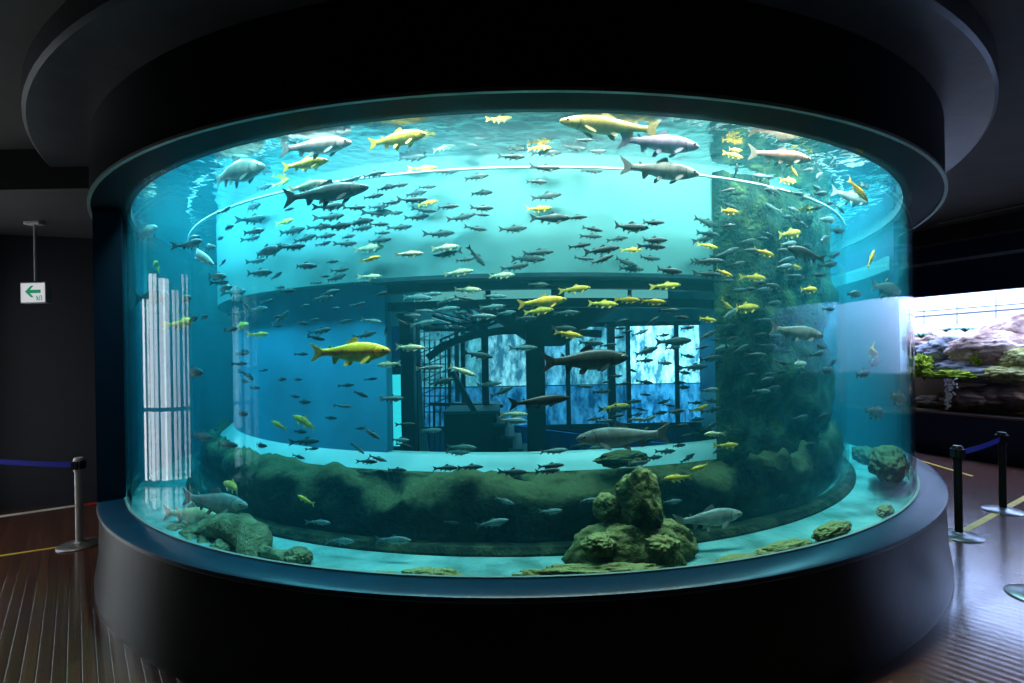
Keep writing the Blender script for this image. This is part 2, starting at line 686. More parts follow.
box(bm, 11.4, side_len, 0, 0.15, 0.05, 2.95, SM)
struct('wall_left_pier', bm, dark_wall, label='dark wall between the side windows', cat='wall')

# ================================================================== the tank
RO, RI, RD = 4.142, 3.68, 3.45     # outer glass, inner glass, core wall
Z0, ZT, ZS = 0.64, 2.97, 3.02     # sill, window top, water surface
tank = empty('aquarium', AX, label='huge round aquarium tank with black plinth and hood, full of trout', cat='aquarium')

TWO = (-PI, PI)
bm = bmesh.new()
sector(bm, [(4.145, 0.0), (4.35, 0.0), (4.352, 0.04), (4.325, 0.22), (4.312, 0.60), (4.145, 0.60)], *TWO, 160)
pl = obj('plinth', bm, plinth_paint, tank, True)
pl['label'] = 'dark round plinth'
bm = bmesh.new()
sector(bm, [(4.16, 0.59), (4.315, 0.59), (4.33, 0.605), (4.328, 0.625), (4.312, 0.634), (4.165, 0.634), (4.16, 0.634)], *TWO, 160)
obj('plinth_rim', bm, rim_paint, tank, True)['label'] = 'blue grey ledge'
bm = bmesh.new()
sector(bm, [(4.144, 0.60), (4.16, 0.60), (4.16, 0.642), (4.144, 0.642)], *TWO, 160)
obj('window_seal', bm, paint('seal', (0.35, 0.36, 0.32), 0.5), tank, True)
# front glass: open towards the viewer, solid wall at the rear
GL = R_(64)
bm = bmesh.new()
sector(bm, ringbox(4.118, RO, 0.56, 2.968), -GL, GL, 90)
obj('outer_glass', bm, outer_glass_m, tank, True)['label'] = 'curved clear acrylic window'
bm = bmesh.new()
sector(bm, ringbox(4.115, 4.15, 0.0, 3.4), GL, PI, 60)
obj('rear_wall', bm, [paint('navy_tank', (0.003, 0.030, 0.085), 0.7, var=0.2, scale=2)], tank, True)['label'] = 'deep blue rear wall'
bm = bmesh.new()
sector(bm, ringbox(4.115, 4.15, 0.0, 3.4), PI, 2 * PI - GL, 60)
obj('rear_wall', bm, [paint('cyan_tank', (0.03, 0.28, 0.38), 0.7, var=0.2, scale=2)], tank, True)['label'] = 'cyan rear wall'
bm = bmesh.new()
sector(bm, ringbox(4.148, 4.325, 0.634, 2.95), -R_(80), -R_(50.5), 20)
obj('pillar', bm, paint('pillar_paint', (0.004, 0.006, 0.012), 0.4, spec=0.15), tank, True)['label'] = 'black upright pillar beside the window'
# hood
bm = bmesh.new()
sector(bm, [(4.12, ZT), (4.34, ZT - 0.02), (4.34, ZC), (4.12, ZC)], *TWO, 160)
obj('hood', bm, hood_paint, tank, True)['label'] = 'black round hood'
bm = bmesh.new()
sector(bm, [(4.335, ZT - 0.03), (4.355, ZT - 0.03), (4.355, ZT - 0.012), (4.335, ZT - 0.012)], *TWO, 160)
obj('hood_lip', bm, hood_edge, tank, True)
bm = bmesh.new()
sector(bm, ringbox(4.085, 4.118, ZT + 0.005, ZC), *TWO, 120)
obj('hood_lining', bm, paint('hood_lining', (0.02, 0.05, 0.06), 0.7), tank, True)
bm = bmesh.new()
sector(bm, [(4.25, 3.44), (4.635, 3.44), (4.655, 3.46), (4.655, ZC), (4.25, ZC)], *TWO, 160)
obj('soffit_ring', bm, soffit_paint, tank, True, (-0.045, 0, 0))['label'] = 'grey ring soffit under the ceiling'
bm = bmesh.new()
sector(bm, ringbox(RD - 0.02, 4.115, 0.42, 0.56), *TWO, 120)
obj('tank_floor', bm, sand, tank, True)['label'] = 'pale sandy tank bottom'
bm = bmesh.new()
sector(bm, ringbox(RD - 0.02, 4.1, ZC - 0.12, ZC - 0.02), *TWO, 90)
obj('hood_top', bm, black_paint, tank, True)
# inner cylinder
bm = bmesh.new()
sector(bm, ringbox(RI - 0.02, RI, 0.57, 2.85), *TWO, 140)
obj('inner_glass', bm, inner_glass_m, tank, True)['label'] = 'clear inner acrylic ring wall'
bm = bmesh.new()
sector(bm, ringbox(RI - 0.021, RI + 0.002, 2.849, 2.858), *TWO, 140)
obj('inner_glass_rim', bm, acrylic_edge, tank, True)['label'] = 'bright top edge of inner ring'
bm = bmesh.new()
sector(bm, [(RI - 0.07, 0.56), (RI + 0.05, 0.56), (RI + 0.05, 0.575), (RI + 0.025, 0.607), (RI - 0.05, 0.607), (RI - 0.07, 0.58)], *TWO, 140)
obj('inner_curb', bm, rock_mat('curb_moss', (0.008, 0.012, 0.008), (0.02, 0.03, 0.018), (0.06, 0.07, 0.03), 9), tank, True)['label'] = 'dark mossy curb of inner ring'
# core wall inside the ring
bm = bmesh.new()
PL, PR = phi_of(386, RD - 0.12), phi_of(724, RD - 0.12)
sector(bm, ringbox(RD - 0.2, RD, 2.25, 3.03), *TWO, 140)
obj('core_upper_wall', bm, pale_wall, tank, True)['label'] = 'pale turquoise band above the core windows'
bm = bmesh.new()
sector(bm, ringbox(RD - 0.12, RD, 3.03, 3.48), *TWO, 120)
obj('core_lining', bm, paint('hood_lining', (0.02, 0.05, 0.06), 0.7), tank, True)
bm = bmesh.new()
sector(bm, [(RD - 0.2, 0.5), (RD + 0.004, 0.5), (RD + 0.004, 0.97), (RD - 0.118, 1.075), (RD - 0.2, 1.075)], *TWO, 140)
obj('core_sill', bm, paint('sill_paint', (0.30, 0.55, 0.55), 0.6, var=0.06), tank, True)['label'] = 'pale sill below the core windows'
bm = bmesh.new()
sector(bm, ringbox(RD - 0.2, RD - 0.12, 1.075, 2.25), -R_(180), PL, 70)
sector(bm, ringbox(RD - 0.2, RD - 0.12, 1.075, 2.25), PR, R_(180), 70)
obj('core_lower_wall', bm, blue_wall, tank, True)['label'] = 'blue lower core wall'
bm = bmesh.new()
sector(bm, ringbox(RD - 0.15, RD - 0.125, 1.075, 2.25), PL, PR, 50)
obj('core_glass', bm, inner_glass_m, tank, True)['label'] = 'curved window into the core'
bm = bmesh.new()
sector(bm, ringbox(RD - 0.2, RD + 0.006, 2.235, 2.262), PL - 0.01, PR + 0.01, 50)
obj('core_header', bm, steel_dark, tank, True)
bm = bmesh.new()
sector(bm, ringbox(4.09, 4.114, 2.25, 3.3), -R_(178), -R_(66), 60)  # upper brightness put into paint so the core band blends into the rear
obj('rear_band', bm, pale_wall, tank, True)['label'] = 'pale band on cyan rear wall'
# rear rim band at the right
bm = bmesh.new()
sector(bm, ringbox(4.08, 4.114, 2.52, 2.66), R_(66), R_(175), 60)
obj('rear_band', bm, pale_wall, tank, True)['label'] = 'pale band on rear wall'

# water: one body of water, its rippled surface a part of it
bm = bmesh.new()
sector(bm, ringbox(RD + 0.008, 4.112, 0.55, 3.05), *TWO, 160)
wmat = water_volume('tank_water', (0.06, 0.80, 0.90), 0.50, (0.10, 0.80, 1.0), 0.075)
water = obj('water', bm, wmat, None, False, AX)
tag(water, 'clear turquoise water filling the round tank', 'water', kind='stuff')
bm = bmesh.new()
sector(bm, ringbox(RD + 0.005, 4.083, ZS, ZS + 0.004), *TWO, 120)
obj('water_surface', bm, surface_mat('water_surface'), water, True)


# rocky ledge in the inner ring
def ledge():
    bm = bmesh.new()
    prof = [(3.57, 0.56), (3.55, 0.63), (3.575, 0.70), (3.60, 0.77), (3.61, 0.84), (3.60, 0.90), (3.57, 0.945), (3.535, 0.975), (3.505, 0.99), (3.48, 0.995), (3.46, 0.99), (3.46, 0.56)]
    n = 420
    rings = []
    for k in range(n):
        a = 2 * PI * k / n
        ring = []
        for i, (r, z) in enumerate(prof):
            p = Vector((r * math.sin(a), -r * math.cos(a), z))
            if i < len(prof) - 2:
                q = p * 2.2
                d = noise.fractal(q, 1.0, 2.0, 5) + 0.45 * noise.fractal(p * 7, 1.0, 2.0, 4)
                dz = noise.fractal(q + Vector((9, 3, 1)), 1.0, 2.0, 5) + 0.35 * noise.fractal(p * 8, 1.0, 2.0, 4)
                big = noise.noise(Vector((math.sin(a) * 2.2, math.cos(a) * 2.2, 4.0)))
                rr = max(3.462, min(r + d * 0.12, 3.655)) if i else r
                zz = z + (dz * 0.10 + big * 0.08) * max(0, min(1, (z - 0.55) / 0.35))
                p = Vector((rr * math.sin(a), -rr * math.cos(a), max(0.56, zz)))
            ring.append(bm.verts.new(p))
        rings.append(ring)
    q = len(prof)
    for k in range(n):
        A, B = rings[k], rings[(k + 1) % n]
        for i in range(q):
            j = (i + 1) % q
            bm.faces.new((A[i], A[j], B[j], B[i]))
    return bm


o = obj('rock_ledge', ledge(), dark_rock, None, 'all', AX)
tag(o, 'long dark rock ledge with algae on top, ringing the inner tank bottom', 'rock')


# made-up pier standing in for the dark room right of the core windows
def backdrop():
    bm = bmesh.new()
    a0, a1 = phi_of(722, 3.52), R_(75)
    n, mz = 90, 70
    grid = []
    for k in range(n + 1):
        a = a0 + (a1 - a0) * k / n
        row = []
        for j in range(mz + 1):
            z = 0.9 + (2.98 - 0.9) * j / mz
            p = Vector((3.3 * math.sin(a), -3.3 * math.cos(a), z))
            d = noise.fractal(p * 3.0, 1.0, 2.0, 6) * 0.12 + noise.noise(p * 1.3) * 0.06
            r = min(3.63, max(3.47, 3.53 + d * 0.7))
            if k == 0 or k == n:
                r = 3.462
            row.append(bm.verts.new((r * math.sin(a), -r * math.cos(a), z)))
        grid.append(row)
    for k in range(n):
        for j in range(mz):
            bm.faces.new((grid[k][j], grid[k + 1][j], grid[k + 1][j + 1], grid[k][j + 1]))
    # close the back
    back = []
    for k in range(n + 1):
        a = a0 + (a1 - a0) * k / n
        back.append((bm.verts.new((3.458 * math.sin(a), -3.458 * math.cos(a), 0.9)), bm.verts.new((3.458 * math.sin(a), -3.458 * math.cos(a), 2.98))))
    for k in range(n):
        bm.faces.new((back[k][0], back[k + 1][0], grid[k + 1][0], grid[k][0]))
        bm.faces.new((back[k][1], grid[k][mz], grid[k + 1][mz], back[k + 1][1]))
        bm.faces.new((back[k][0], back[k][1], back[k + 1][1], back[k + 1][0]))
    for k in (0, n):
        bm.faces.new([back[k][0]] + grid[k] + [back[k][1]])
    return bm


o = obj('rock_pier', backdrop(), backdrop_green, None, 'all', AX)
tag(o, 'tall dark green algae-covered rock wall behind the shoal at right', 'rock')


def tang(p):
    return math.atan2(p.x - XC, -(p.y - D))   # rz that aligns local X with the ring tangent


def ring_rock(name, px, py, r, rad, seed, mat, label, far=False, **k):
    p = on_ring(px, py, r, far)
    rock(name, p, rad, seed, mat, label, rz=tang(p), **k)


# the stacked rocks in front
ring_rock('mound_rock', 633, 556, 3.87, (0.36, 0.14, 0.24), 3, moss_rock, 'broad mossy base rock under the stacked boulders, front of tank', amp=0.16)
ring_rock('boulder', 638, 505, 3.86, (0.135, 0.115, 0.20), 12, moss_rock, 'upright mossy boulder on top of the front rock stack', amp=0.2, freq=1.4)
ring_rock('stone', 606, 507, 3.84, (0.075, 0.075, 0.075), 21, moss_rock, 'round stone leaning left of the upright boulder', amp=0.16)
ring_rock('stone', 598, 545, 3.98, (0.085, 0.06, 0.06), 25, moss_rock, 'small mossy rock at the front left of the base rock', amp=0.2)
ring_rock('stone', 660, 546, 3.98, (0.10, 0.06, 0.06), 31, moss_rock, 'mossy lump on the front of the base rock under the boulder', amp=0.22)
ring_rock('moss_bank', 592, 575, 4.02, (0.42, 0.055, 0.055), 41, moss_rock, 'low brown mossy bank along the glass below the stacked rocks', amp=0.25, freq=3)
ring_rock('moss_bank', 432, 577, 4.03, (0.17, 0.05, 0.045), 45, moss_rock, 'small low mossy bank at bottom centre-left against the glass', amp=0.16, freq=2.4)
ring_rock('moss_bank', 386, 578, 4.03, (0.09, 0.05, 0.032), 47, moss_rock, 'flattest mossy stone at bottom left end of the low banks', amp=0.16, freq=2.4)
ring_rock('moss_bank', 785, 549, 4.03, (0.22, 0.05, 0.045), 151, moss_rock, 'mossy bank by the glass, middle of three at bottom right', amp=0.16, freq=2.4)
ring_rock('moss_bank', 738, 561, 4.03, (0.16, 0.05, 0.03), 153, moss_rock, 'mossy bank by the glass, just right of the stacked rocks', amp=0.16, freq=2.4)
ring_rock('moss_bank', 832, 531, 4.03, (0.19, 0.05, 0.05), 155, moss_rock, 'mossy bank by the glass, rightmost and tallest of three', amp=0.16, freq=2.4)
ring_rock('stone', 885, 511, 4.03, (0.12, 0.04, 0.04), 57, moss_rock, 'brown stone against the glass near the right end', amp=0.25, freq=2)
ring_rock('rock_slab', 622, 459, 3.55, (0.17, 0.07, 0.05), 61, dark_rock, 'dark flat rock lying on the ledge before the core window', amp=0.2)
for px, py, rx, rzz, sd, lb in ((888, 462, 0.42, 0.13, 71, 'dark brown rock lying in the outer channel at far right'),
                                (868, 462, 0.30, 0.15, 75, 'dark rock just right of the inner ring edge, far side')):
    ring_rock('channel_rock', px, py, 3.93, (rx, 0.13, rzz), sd, dark_rock, lb, far=True, amp=0.2)

# pale stones scattered at the lower left
for i, (px, py, r, s, lb) in enumerate(((196, 535, 3.95, 0.085, 'grey-green stone behind the two silver trout at lower left'),
                                        (222, 548, 4.0, 0.06, 'small stone at the log end, lower left'),
                                        (176, 532, 3.98, 0.07, 'pale stone at the far left corner of the window'),
                                        (298, 556, 3.98, 0.06, 'small greenish stone right of the log'))):
    ring_rock('stone', px, py, r, (s * 1.5, s * 0.9, s * 0.8), 80 + i, wood_wet, lb, amp=0.22)


def log():
    root = empty('driftwood', on_ring(240, 545, 3.93), label='thick greenish driftwood log lying at the lower left of the tank', cat='driftwood')
    o0 = root.location.copy()

    def branch(name, pts, rad, seed):
        P = [on_ring(x, y, r) - o0 for x, y, r in pts]
        # smooth
        Q, RR = [], []
        for i in range(len(P) - 1):
            for k in range(8):
                t = k / 8
                Q.append(P[i].lerp(P[i + 1], t))
                RR.append(rad[i] + (rad[i + 1] - rad[i]) * t)
        Q.append(P[-1])
        RR.append(rad[-1])
        for _ in range(4):
            Q = [Q[0]] + [(Q[i - 1] + Q[i] * 2 + Q[i + 1]) / 4 for i in range(1, len(Q) - 1)] + [Q[-1]]
        bm = bmesh.new()
        tube(bm, Q, RR, 18)
        for v in bm.verts:
            v.co += Vector((1, 1, 1)) * noise.fractal(v.co * 9 + Vector((seed, 0, 0)), 1, 2, 4) * 0.018
        obj(name, bm, wood_wet, root, 'all')
    branch('trunk', ((205, 530, 3.9), (228, 525, 3.9), (258, 535, 3.92), (250, 568, 4.0)), (0.075, 0.085, 0.09, 0.085), 1)
    branch('branch', ((212, 528, 3.92), (205, 540, 3.97), (208, 556, 4.02)), (0.05, 0.045, 0.03), 4)
    branch('branch', ((258, 548, 3.95), (280, 555, 3.99), (288, 560, 4.0)), (0.035, 0.03, 0.02), 7)


log()

# ================================================================== inside the core
core = empty('viewing_room', (XC, D, 0))
core['kind'] = 'structure'
tag(core, 'dim blue room seen through the tank core', 'room')
bm = bmesh.new()
bmesh.ops.create_circle(bm, cap_ends=True, radius=RD - 0.22, segments=80, matrix=Matrix.Translation((0, 0, 2.78)))
obj('room_ceiling', bm, paint('room_teal', (0.06, 0.26, 0.30), 0.7), core)
bm = bmesh.new()
WY = 7.9
half = math.sqrt((RD - 0.24) ** 2 - (WY - D) ** 2)
box(bm, -half, half, WY - D, WY - D + 0.1, 0.0, 0.5)
xl = at(420, 400, WY).x - XC
box(bm, -half, xl, WY - D, WY - D + 0.1, 0.5, 2.22)
obj('room_wall', bm, deep_blue, core)
bm = bmesh.new()
box(bm, -half, half, WY - D, WY - D + 0.1, 2.22, 2.78)
obj('upper_room_wall', bm, paint('room_teal', (0.06, 0.26, 0.30), 0.7), core)
# light shelf strips under the header
pale_light = glow('pale_slot', (0.35, 0.9, 0.85), 0.5)
for (a, b) in ((418, 486), (492, 552), (566, 628), (634, 668)):
    bm = bmesh.new()
    pa, pb = phi_of(a, 3.27), phi_of(b, 3.27)
    sector(bm, ringbox(3.25, 3.28, 2.12, 2.175), pa, pb, 10)
    o = obj('slot_light', bm, pale_light, core)
bm = bmesh.new()
sector(bm, ringbox(3.22, 3.3, 2.055, 2.115), PL, PR, 50)
sector(bm, ringbox(3.22, 3.3, 2.18, 2.25), PL, PR, 50)
obj('ring_beam', bm, steel_dark, core, True)

# daylit window wall at the back of the core
bm = bmesh.new()
xs = [at(px, 400, WY).x for px in (420, 458, 486, 540, 568, 628, 676, 730)]
win = None
bmf = bmesh.new()
for x in xs:
    box(bmf, x - 0.035, x + 0.035, WY - 0.08, WY - 0.01, 0.5, 2.22)
box(bmf, xs[0], xs[-1], WY - 0.07, WY - 0.01, 0.5, 0.58)
box(bmf, xs[0], xs[-1], WY - 0.07, WY - 0.01, 2.15, 2.22)
win = struct('window_2', bmf, steel_dark, label='row of bright blue panes at the back of the core', cat='window')
strengths = (1.0, 1.1, 1.7, 1.5, 1.5, 4.5, 4.0)
cols = ((0.2, 0.75, 0.9), (0.2, 0.75, 0.9), (0.35, 0.85, 1.0), (0.2, 0.7, 1.0), (0.25, 0.8, 1.0), (0.45, 0.9, 1.0), (0.4, 0.85, 1.0))
for i, (a, b) in enumerate(zip(xs, xs[1:])):
    for nm, z0, z1, c, st_ in (('pane', 1.22, 2.15, cols[i], strengths[i]), ('lower_pane', 0.58, 1.20, (0.06, 0.42, 0.85), 0.6 + 0.3 * strengths[i])):  # light fading down the windows is put into the two rows' colours
        bm = bmesh.new()
        box(bm, a + 0.035, b - 0.035, WY - 0.05, WY - 0.03, z0, z1)
        obj(nm, bm, glow('core_%s_%d' % (nm, i), c, st_, True), win)

# posts
for px, y, w, lb in ((535, 4.9, 0.185, 'thick dark square post, widest upright in the core'),
                     (485, 5.3, 0.075, 'thin dark post right of the staircase diagonal'),
                     (463, 5.5, 0.05, 'thin dark post crossed by the diagonal brace'),
                     (449, 5.7, 0.035, 'thinnest dark post beside the lattice'),
                     (611, 6.8, 0.10, 'dim post in front of the blue panes at right'),
                     (408, 4.6, 0.13, 'dark post left of the lattice, by the cyan tube')):
    p = at(px, 353, y)
    bm = bmesh.new()
    box(bm, -w / 2, w / 2, -w / 2, w / 2, 0, 2.12)
    box(bm, -w / 2 - 0.02, w / 2 + 0.02, -w / 2 - 0.02, w / 2 + 0.02, 2.08, 2.14)
    bevel(bm, 0.004, 1)
    o = obj('post', bm, steel_dark, None, False, (p.x, p.y, 0))
    tag(o, lb, 'post', 'posts inside the core')

# staircase
st = empty('staircase', at(480, 440, 5.2) * 1, label='dark staircase rising to the left inside the core', cat='staircase')
st.location.z = 0
o0 = st.location.copy()
for k in range(9):
    z1 = 1.16 - 0.125 * k
    xr = at(497 + 7.5 * k, 400, 5.0).x
    bm = bmesh.new()
    box(bm, at(447, 400, 5.0).x - o0.x if k == 0 else at(497 + 7.5 * (k - 1) - 2, 400, 5.0).x - o0.x - 0.02, xr - o0.x, 4.75 - o0.y, 5.65 - o0.y, max(0, z1 - 0.9), z1)
    box(bm, at(447, 400, 5.0).x - o0.x if k == 0 else at(497 + 7.5 * (k - 1) - 2, 400, 5.0).x - o0.x - 0.02, xr - o0.x + 0.02, 4.72 - o0.y, 5.67 - o0.y, z1, z1 + 0.03, None, 1)
    obj('step', bm, [paint('stair_paint', (0.015, 0.06, 0.085), 0.5), paint('tread_paint', (0.10, 0.26, 0.30), 0.5)], st)
bm = bmesh.new()
A = at(452, 372, 4.75) - o0
B = at(478, 418, 4.75) - o0
bar(bm, A, B, 0.05)
obj('handrail', bm, steel_dark, st)
bm = bmesh.new()
A, B = at(430, 404, 5.3) - o0, at(503, 406, 5.3) - o0
bar(bm, A, B, 0.035)
for t in (0.05, 0.35, 0.65, 0.95):
    p = A.lerp(B, t)
    bar(bm, p, p - Vector((0, 0, 0.26)), 0.02)
obj('landing_rail', bm, steel_dark, st)

# blue curved balustrade
bm = bmesh.new()
pts = [at(500, 423, 5.85), at(560, 432, 5.85), at(620, 439, 6.0), at(690, 446, 6.3)]
for a, b in zip(pts, pts[1:]):
    vs = []
    for p in (a, b):
        vs.append([bm.verts.new((p.x, p.y + dy, z)) for dy, z in ((0, 0), (0.06, 0), (0.06, p.z), (0, p.z))])
    for i in range(4):
        bm.faces.new((vs[0][i], vs[0][(i + 1) % 4], vs[1][(i + 1) % 4], vs[1][i]))
    for q in vs:
        bm.faces.new(q)
o = obj('balustrade', bm, paint('balustrade_blue', (0.04, 0.22, 0.85), 0.5), None)
tag(o, 'low bright blue curved balustrade right of the staircase', 'balustrade')

# lattice screen
lat = bmesh.new()
for i in range(7):
    px = 419 + 5.3 * i
    bar(lat, at(px, 330, 5.9), at(px, 466, 5.9), 0.014)
for i in range(11):
    py = 332 + 8 * i
    bar(lat, at(417, py, 5.9), at(453, py, 5.9), 0.012)
for i in range(6):
    bar(lat, at(418, 340 + 14 * i, 5.89), at(451, 326 + 14 * i, 5.89), 0.012)
tag(obj('lattice_screen', lat, steel_dark), 'tall fine steel lattice screen at the left of the staircase', 'screen')

# fan roof truss
tr = empty('roof_truss', at(478, 330, 5.2), label='dark fan-shaped roof truss above the staircase', cat='truss')
o0 = tr.location.copy()
hub = bmesh.new()
bmesh.ops.create_icosphere(hub, subdivisions=2, radius=0.085)
for v in hub.verts:
    v.co.x *= 1.3
obj('hub', hub, steel_dark, tr)
for (x, y, dy) in ((424, 330, -0.5), (432, 316, -0.2), (446, 306, 0.1), (462, 300, 0.4), (498, 297, 0.4), (520, 299, 0.1), (545, 302, -0.2), (440, 345, -0.3)):
    bm = bmesh.new()
    tip = at(x, y, 5.2 + dy) - o0
    bar(bm, (0, 0, 0), tip, 0.03)
    bar(bm, (0, 0, 0.07), tip + Vector((0, 0, 0.05)), 0.018)
    for t in (0.3, 0.5, 0.7, 0.9):
        bar(bm, tip * t, tip * (t + 0.1) + Vector((0, 0, 0.05)), 0.012)
    obj('strut', bm, steel_dark, tr)
bm = bmesh.new()
ch = [at(x, y, 5.0) - o0 for x, y in ((428, 358), (440, 349), (455, 341), (475, 335), (500, 331), (530, 330), (560, 331), (600, 334))]
for a, b in zip(ch, ch[1:]):
    bar(bm, a, b + (b - a) * 0.03, 0.05, 0.075)
obj('lower_chord', bm, steel_dark, tr)
# dark canopy panels
can = bmesh.new()
ctr = at(548, 322, 5.2)
lathe(can, [(0.16, -0.26), (0.5, -0.02), (0.95, 0.22), (0.95, 0.26), (0.1, 0.26)], 28)
o = obj('canopy', can, paint('canopy_paint', (0.01, 0.035, 0.045), 0.7), None, True, ctr)
tag(o, 'dark flared canopy under the core ceiling beside the truss', 'canopy')

# glowing tube and pale curved panel
cy = glow('cyan_tube', (0.05, 0.75, 0.85), 1.1)
p = at(396, 353, 3.75)
bm = bmesh.new()
lathe(bm, [(0.032, 1.05), (0.032, 1.60)], 16)
t = empty('tube_lamp', (p.x, p.y, 0), label='glowing cyan vertical tube at the left of the core window', cat='lamp')
obj('tube', bm, cy, t, True)
bm = bmesh.new()
lathe(bm, [(0.042, 1.60), (0.042, 1.66), (0.01, 1.68)], 16)
obj('cap', bm, steel_dark, t, True)
bm = bmesh.new()
lathe(bm, [(0.042, 0), (0.042, 1.05)], 16)
obj('holder', bm, steel_dark, t, True)
bm = bmesh.new()
prev = None
for k in range(13):
    s = k / 12
    pa = at(418 + 1.5 * s, 372 + 92 * s, 4.9)
    pb = at(421 + 4 * s + 16 * max(0, s - 0.45) ** 1.5, 372 + 92 * s, 4.9)
    q = [bm.verts.new(c) for c in (pa, pb, pb + Vector((0, 0.03, 0)), pa + Vector((0, 0.03, 0)))]
    if prev:
        for i in range(4):
            bm.faces.new((prev[i], prev[(i + 1) % 4], q[(i + 1) % 4], q[i]))
    else:
        bm.faces.new(q)
    prev = q
bm.faces.new(prev)
tag(obj('pale_panel', bm, paint('pale_panel', (0.2, 0.65, 0.7), 0.5)), 'pale teal panel flaring towards its foot, left of the stairs', 'panel')

# ================================================================== fish
STN = [(0.0, 0.010, 0.010), (0.02, 0.026, 0.024), (0.06, 0.043, 0.040), (0.12, 0.062, 0.057), (0.19, 0.080, 0.074), (0.24, 0.089, 0.083), (0.30, 0.096, 0.092),
       (0.40, 0.102, 0.104), (0.50, 0.098, 0.104), (0.60, 0.086, 0.092), (0.70, 0.069, 0.070), (0.80, 0.052, 0.050), (0.88, 0.041, 0.039), (0.95, 0.037, 0.035), (1.0, 0.040, 0.038)]


def make_fish(depth=1.0, width=0.56, bend=0.0, big=True, hump=0.0):
    """body and fins of a trout, nose at x=+.5, tail tips at x=-.5; returns {part: bmesh}"""
    n = 20 if big else 10
    xn, xt = 0.5, -0.36

    def by(x):
        return bend * max(0.0, 0.12 - x) ** 2

    parts = {}
    bm = bmesh.new()
    rings = []
    st = []
    src = STN
    sub = 3 if big else 1
    for i in range(len(src) - 1):
        for k in range(sub):
            t = k / sub
            st.append([src[i][j] + (src[i + 1][j] - src[i][j]) * t for j in range(3)])
    st.append(list(src[-1]))
    for t, up, dn in st:
        x = xn + (xt - xn) * t
        hu, hd = up * depth, dn * depth
        if hump:
            hu += hump * math.exp(-((t - 0.33) / 0.16) ** 2)
            hd += hump * 0.7 * math.exp(-((t - 0.42) / 0.18) ** 2)
        w = (up + dn) * 0.5 * width * (1.0 if t > 0.05 else 1.1)
        if big:
            w *= 1 + 0.07 * math.exp(-((t - 0.215) / 0.02) ** 2)     # gill cover bulge
            w *= 1 - 0.05 * math.exp(-((t - 0.27) / 0.015) ** 2)
        w *= (1 - 0.55 * max(0, (t - 0.72) / 0.28))
        ring = []
        for k in range(n):
            a = 2 * PI * k / n
            cx, cz = math.cos(a), math.sin(a)
            e = 0.85
            yy = math.copysign(abs(cx) ** e, cx) * w
            zz = math.copysign(abs(cz) ** e, cz) * (hu if cz > 0 else hd)
            # mouth slit
            if big and t < 0.075 and -0.45 < cz < -0.05:
                yy *= 0.80
            ring.append(bm.verts.new((x, yy + by(x), zz)))
        rings.append(ring)
    for a, b in zip(rings, rings[1:]):
        for k in range(n):
            bm.faces.new((a[k], a[(k + 1) % n], b[(k + 1) % n], b[k]))
    bm.faces.new(rings[0])
    bm.faces.new(rings[-1])
    parts['body'] = bm

    def fin(pts, base_y=0.0, lean=0.0, thick=0.006):
        b = bmesh.new()
        L_, R2 = [], []
        for (x, z) in pts:
            yb = by(x) + base_y + lean * (z)
            L_.append(b.verts.new((x, yb - thick / 2, z)))
            R2.append(b.verts.new((x, yb + thick / 2, z)))
        b.faces.new(L_)
        b.faces.new(list(reversed(R2)))
        m = len(pts)
        for i in range(m):
            b.faces.new((L_[i], R2[i], R2[(i + 1) % m], L_[(i + 1) % m]))
        b.normal_update()
        bmesh.ops.triangulate(b, faces=[f for f in b.faces if len(f.verts) > 4])
        return b
    d = depth
    hb = hump * 0.8
    parts['tail_fin'] = fin([(-0.345, 0.038 * d), (-0.40, 0.064), (-0.46, 0.098), (-0.50, 0.112), (-0.478, 0.07), (-0.452, 0.03), (-0.444, 0.0), (-0.452, -0.03), (-0.478, -0.07), (-0.50, -0.112), (-0.46, -0.098), (-0.40, -0.064), (-0.345, -0.036 * d)])
    parts['dorsal_fin'] = fin([(0.11, 0.095 * d + hb), (0.085, 0.15 * d + hb), (0.06, 0.155 * d + hb), (0.0, 0.125 * d + hb * .8), (-0.045, 0.098 * d + hb * .4), (-0.04, 0.075 * d), (0.03, 0.085 * d)])
    parts['adipose_fin'] = fin([(-0.215, 0.046 * d), (-0.24, 0.074 * d), (-0.262, 0.078 * d), (-0.262, 0.056 * d), (-0.25, 0.040 * d)])
    parts['anal_fin'] = fin([(-0.135, -0.062 * d), (-0.19, -0.125 * d), (-0.215, -0.12 * d), (-0.222, -0.07 * d), (-0.225, -0.045 * d), (-0.17, -0.05 * d)])
    for s in (-1, 1):
        parts['pelvic_fin%d' % s] = fin([(0.03, -0.090 * d), (-0.02, -0.140 * d - hb * .5), (-0.055, -0.142 * d - hb * .5), (-0.05, -0.10 * d), (-0.02, -0.078 * d)], base_y=s * 0.012, lean=-s * 0.25)
        parts['pectoral_fin%d' % s] = fin([(0.275, -0.060 * d), (0.22, -0.105 * d), (0.17, -0.128 * d), (0.155, -0.11 * d), (0.19, -0.075 * d), (0.25, -0.045 * d)], base_y=s * 0.040, lean=-s * 0.22)
        e = bmesh.new()
        zz = 0.016 * d
        t = 0.085
        x = xn + (xt - xn) * t
        w = 0.052 * d * width + hump * 0.05
        bmesh.ops.create_uvsphere(e, u_segments=14 if big else 8, v_segments=8 if big else 5, radius=0.0165)
        for v in e.verts:
            v.co.y *= 0.5
        for f in e.faces:
            c = f.calc_center_median()
            f.material_index = 1 if math.hypot(c.x, c.z) < 0.0105 else 0
        bmesh.ops.translate(e, verts=e.verts, vec=(x, s * (w * 0.96) + by(x), zz))
        parts['eye%d' % s] = e
    # mouth line
    mo = bmesh.new()
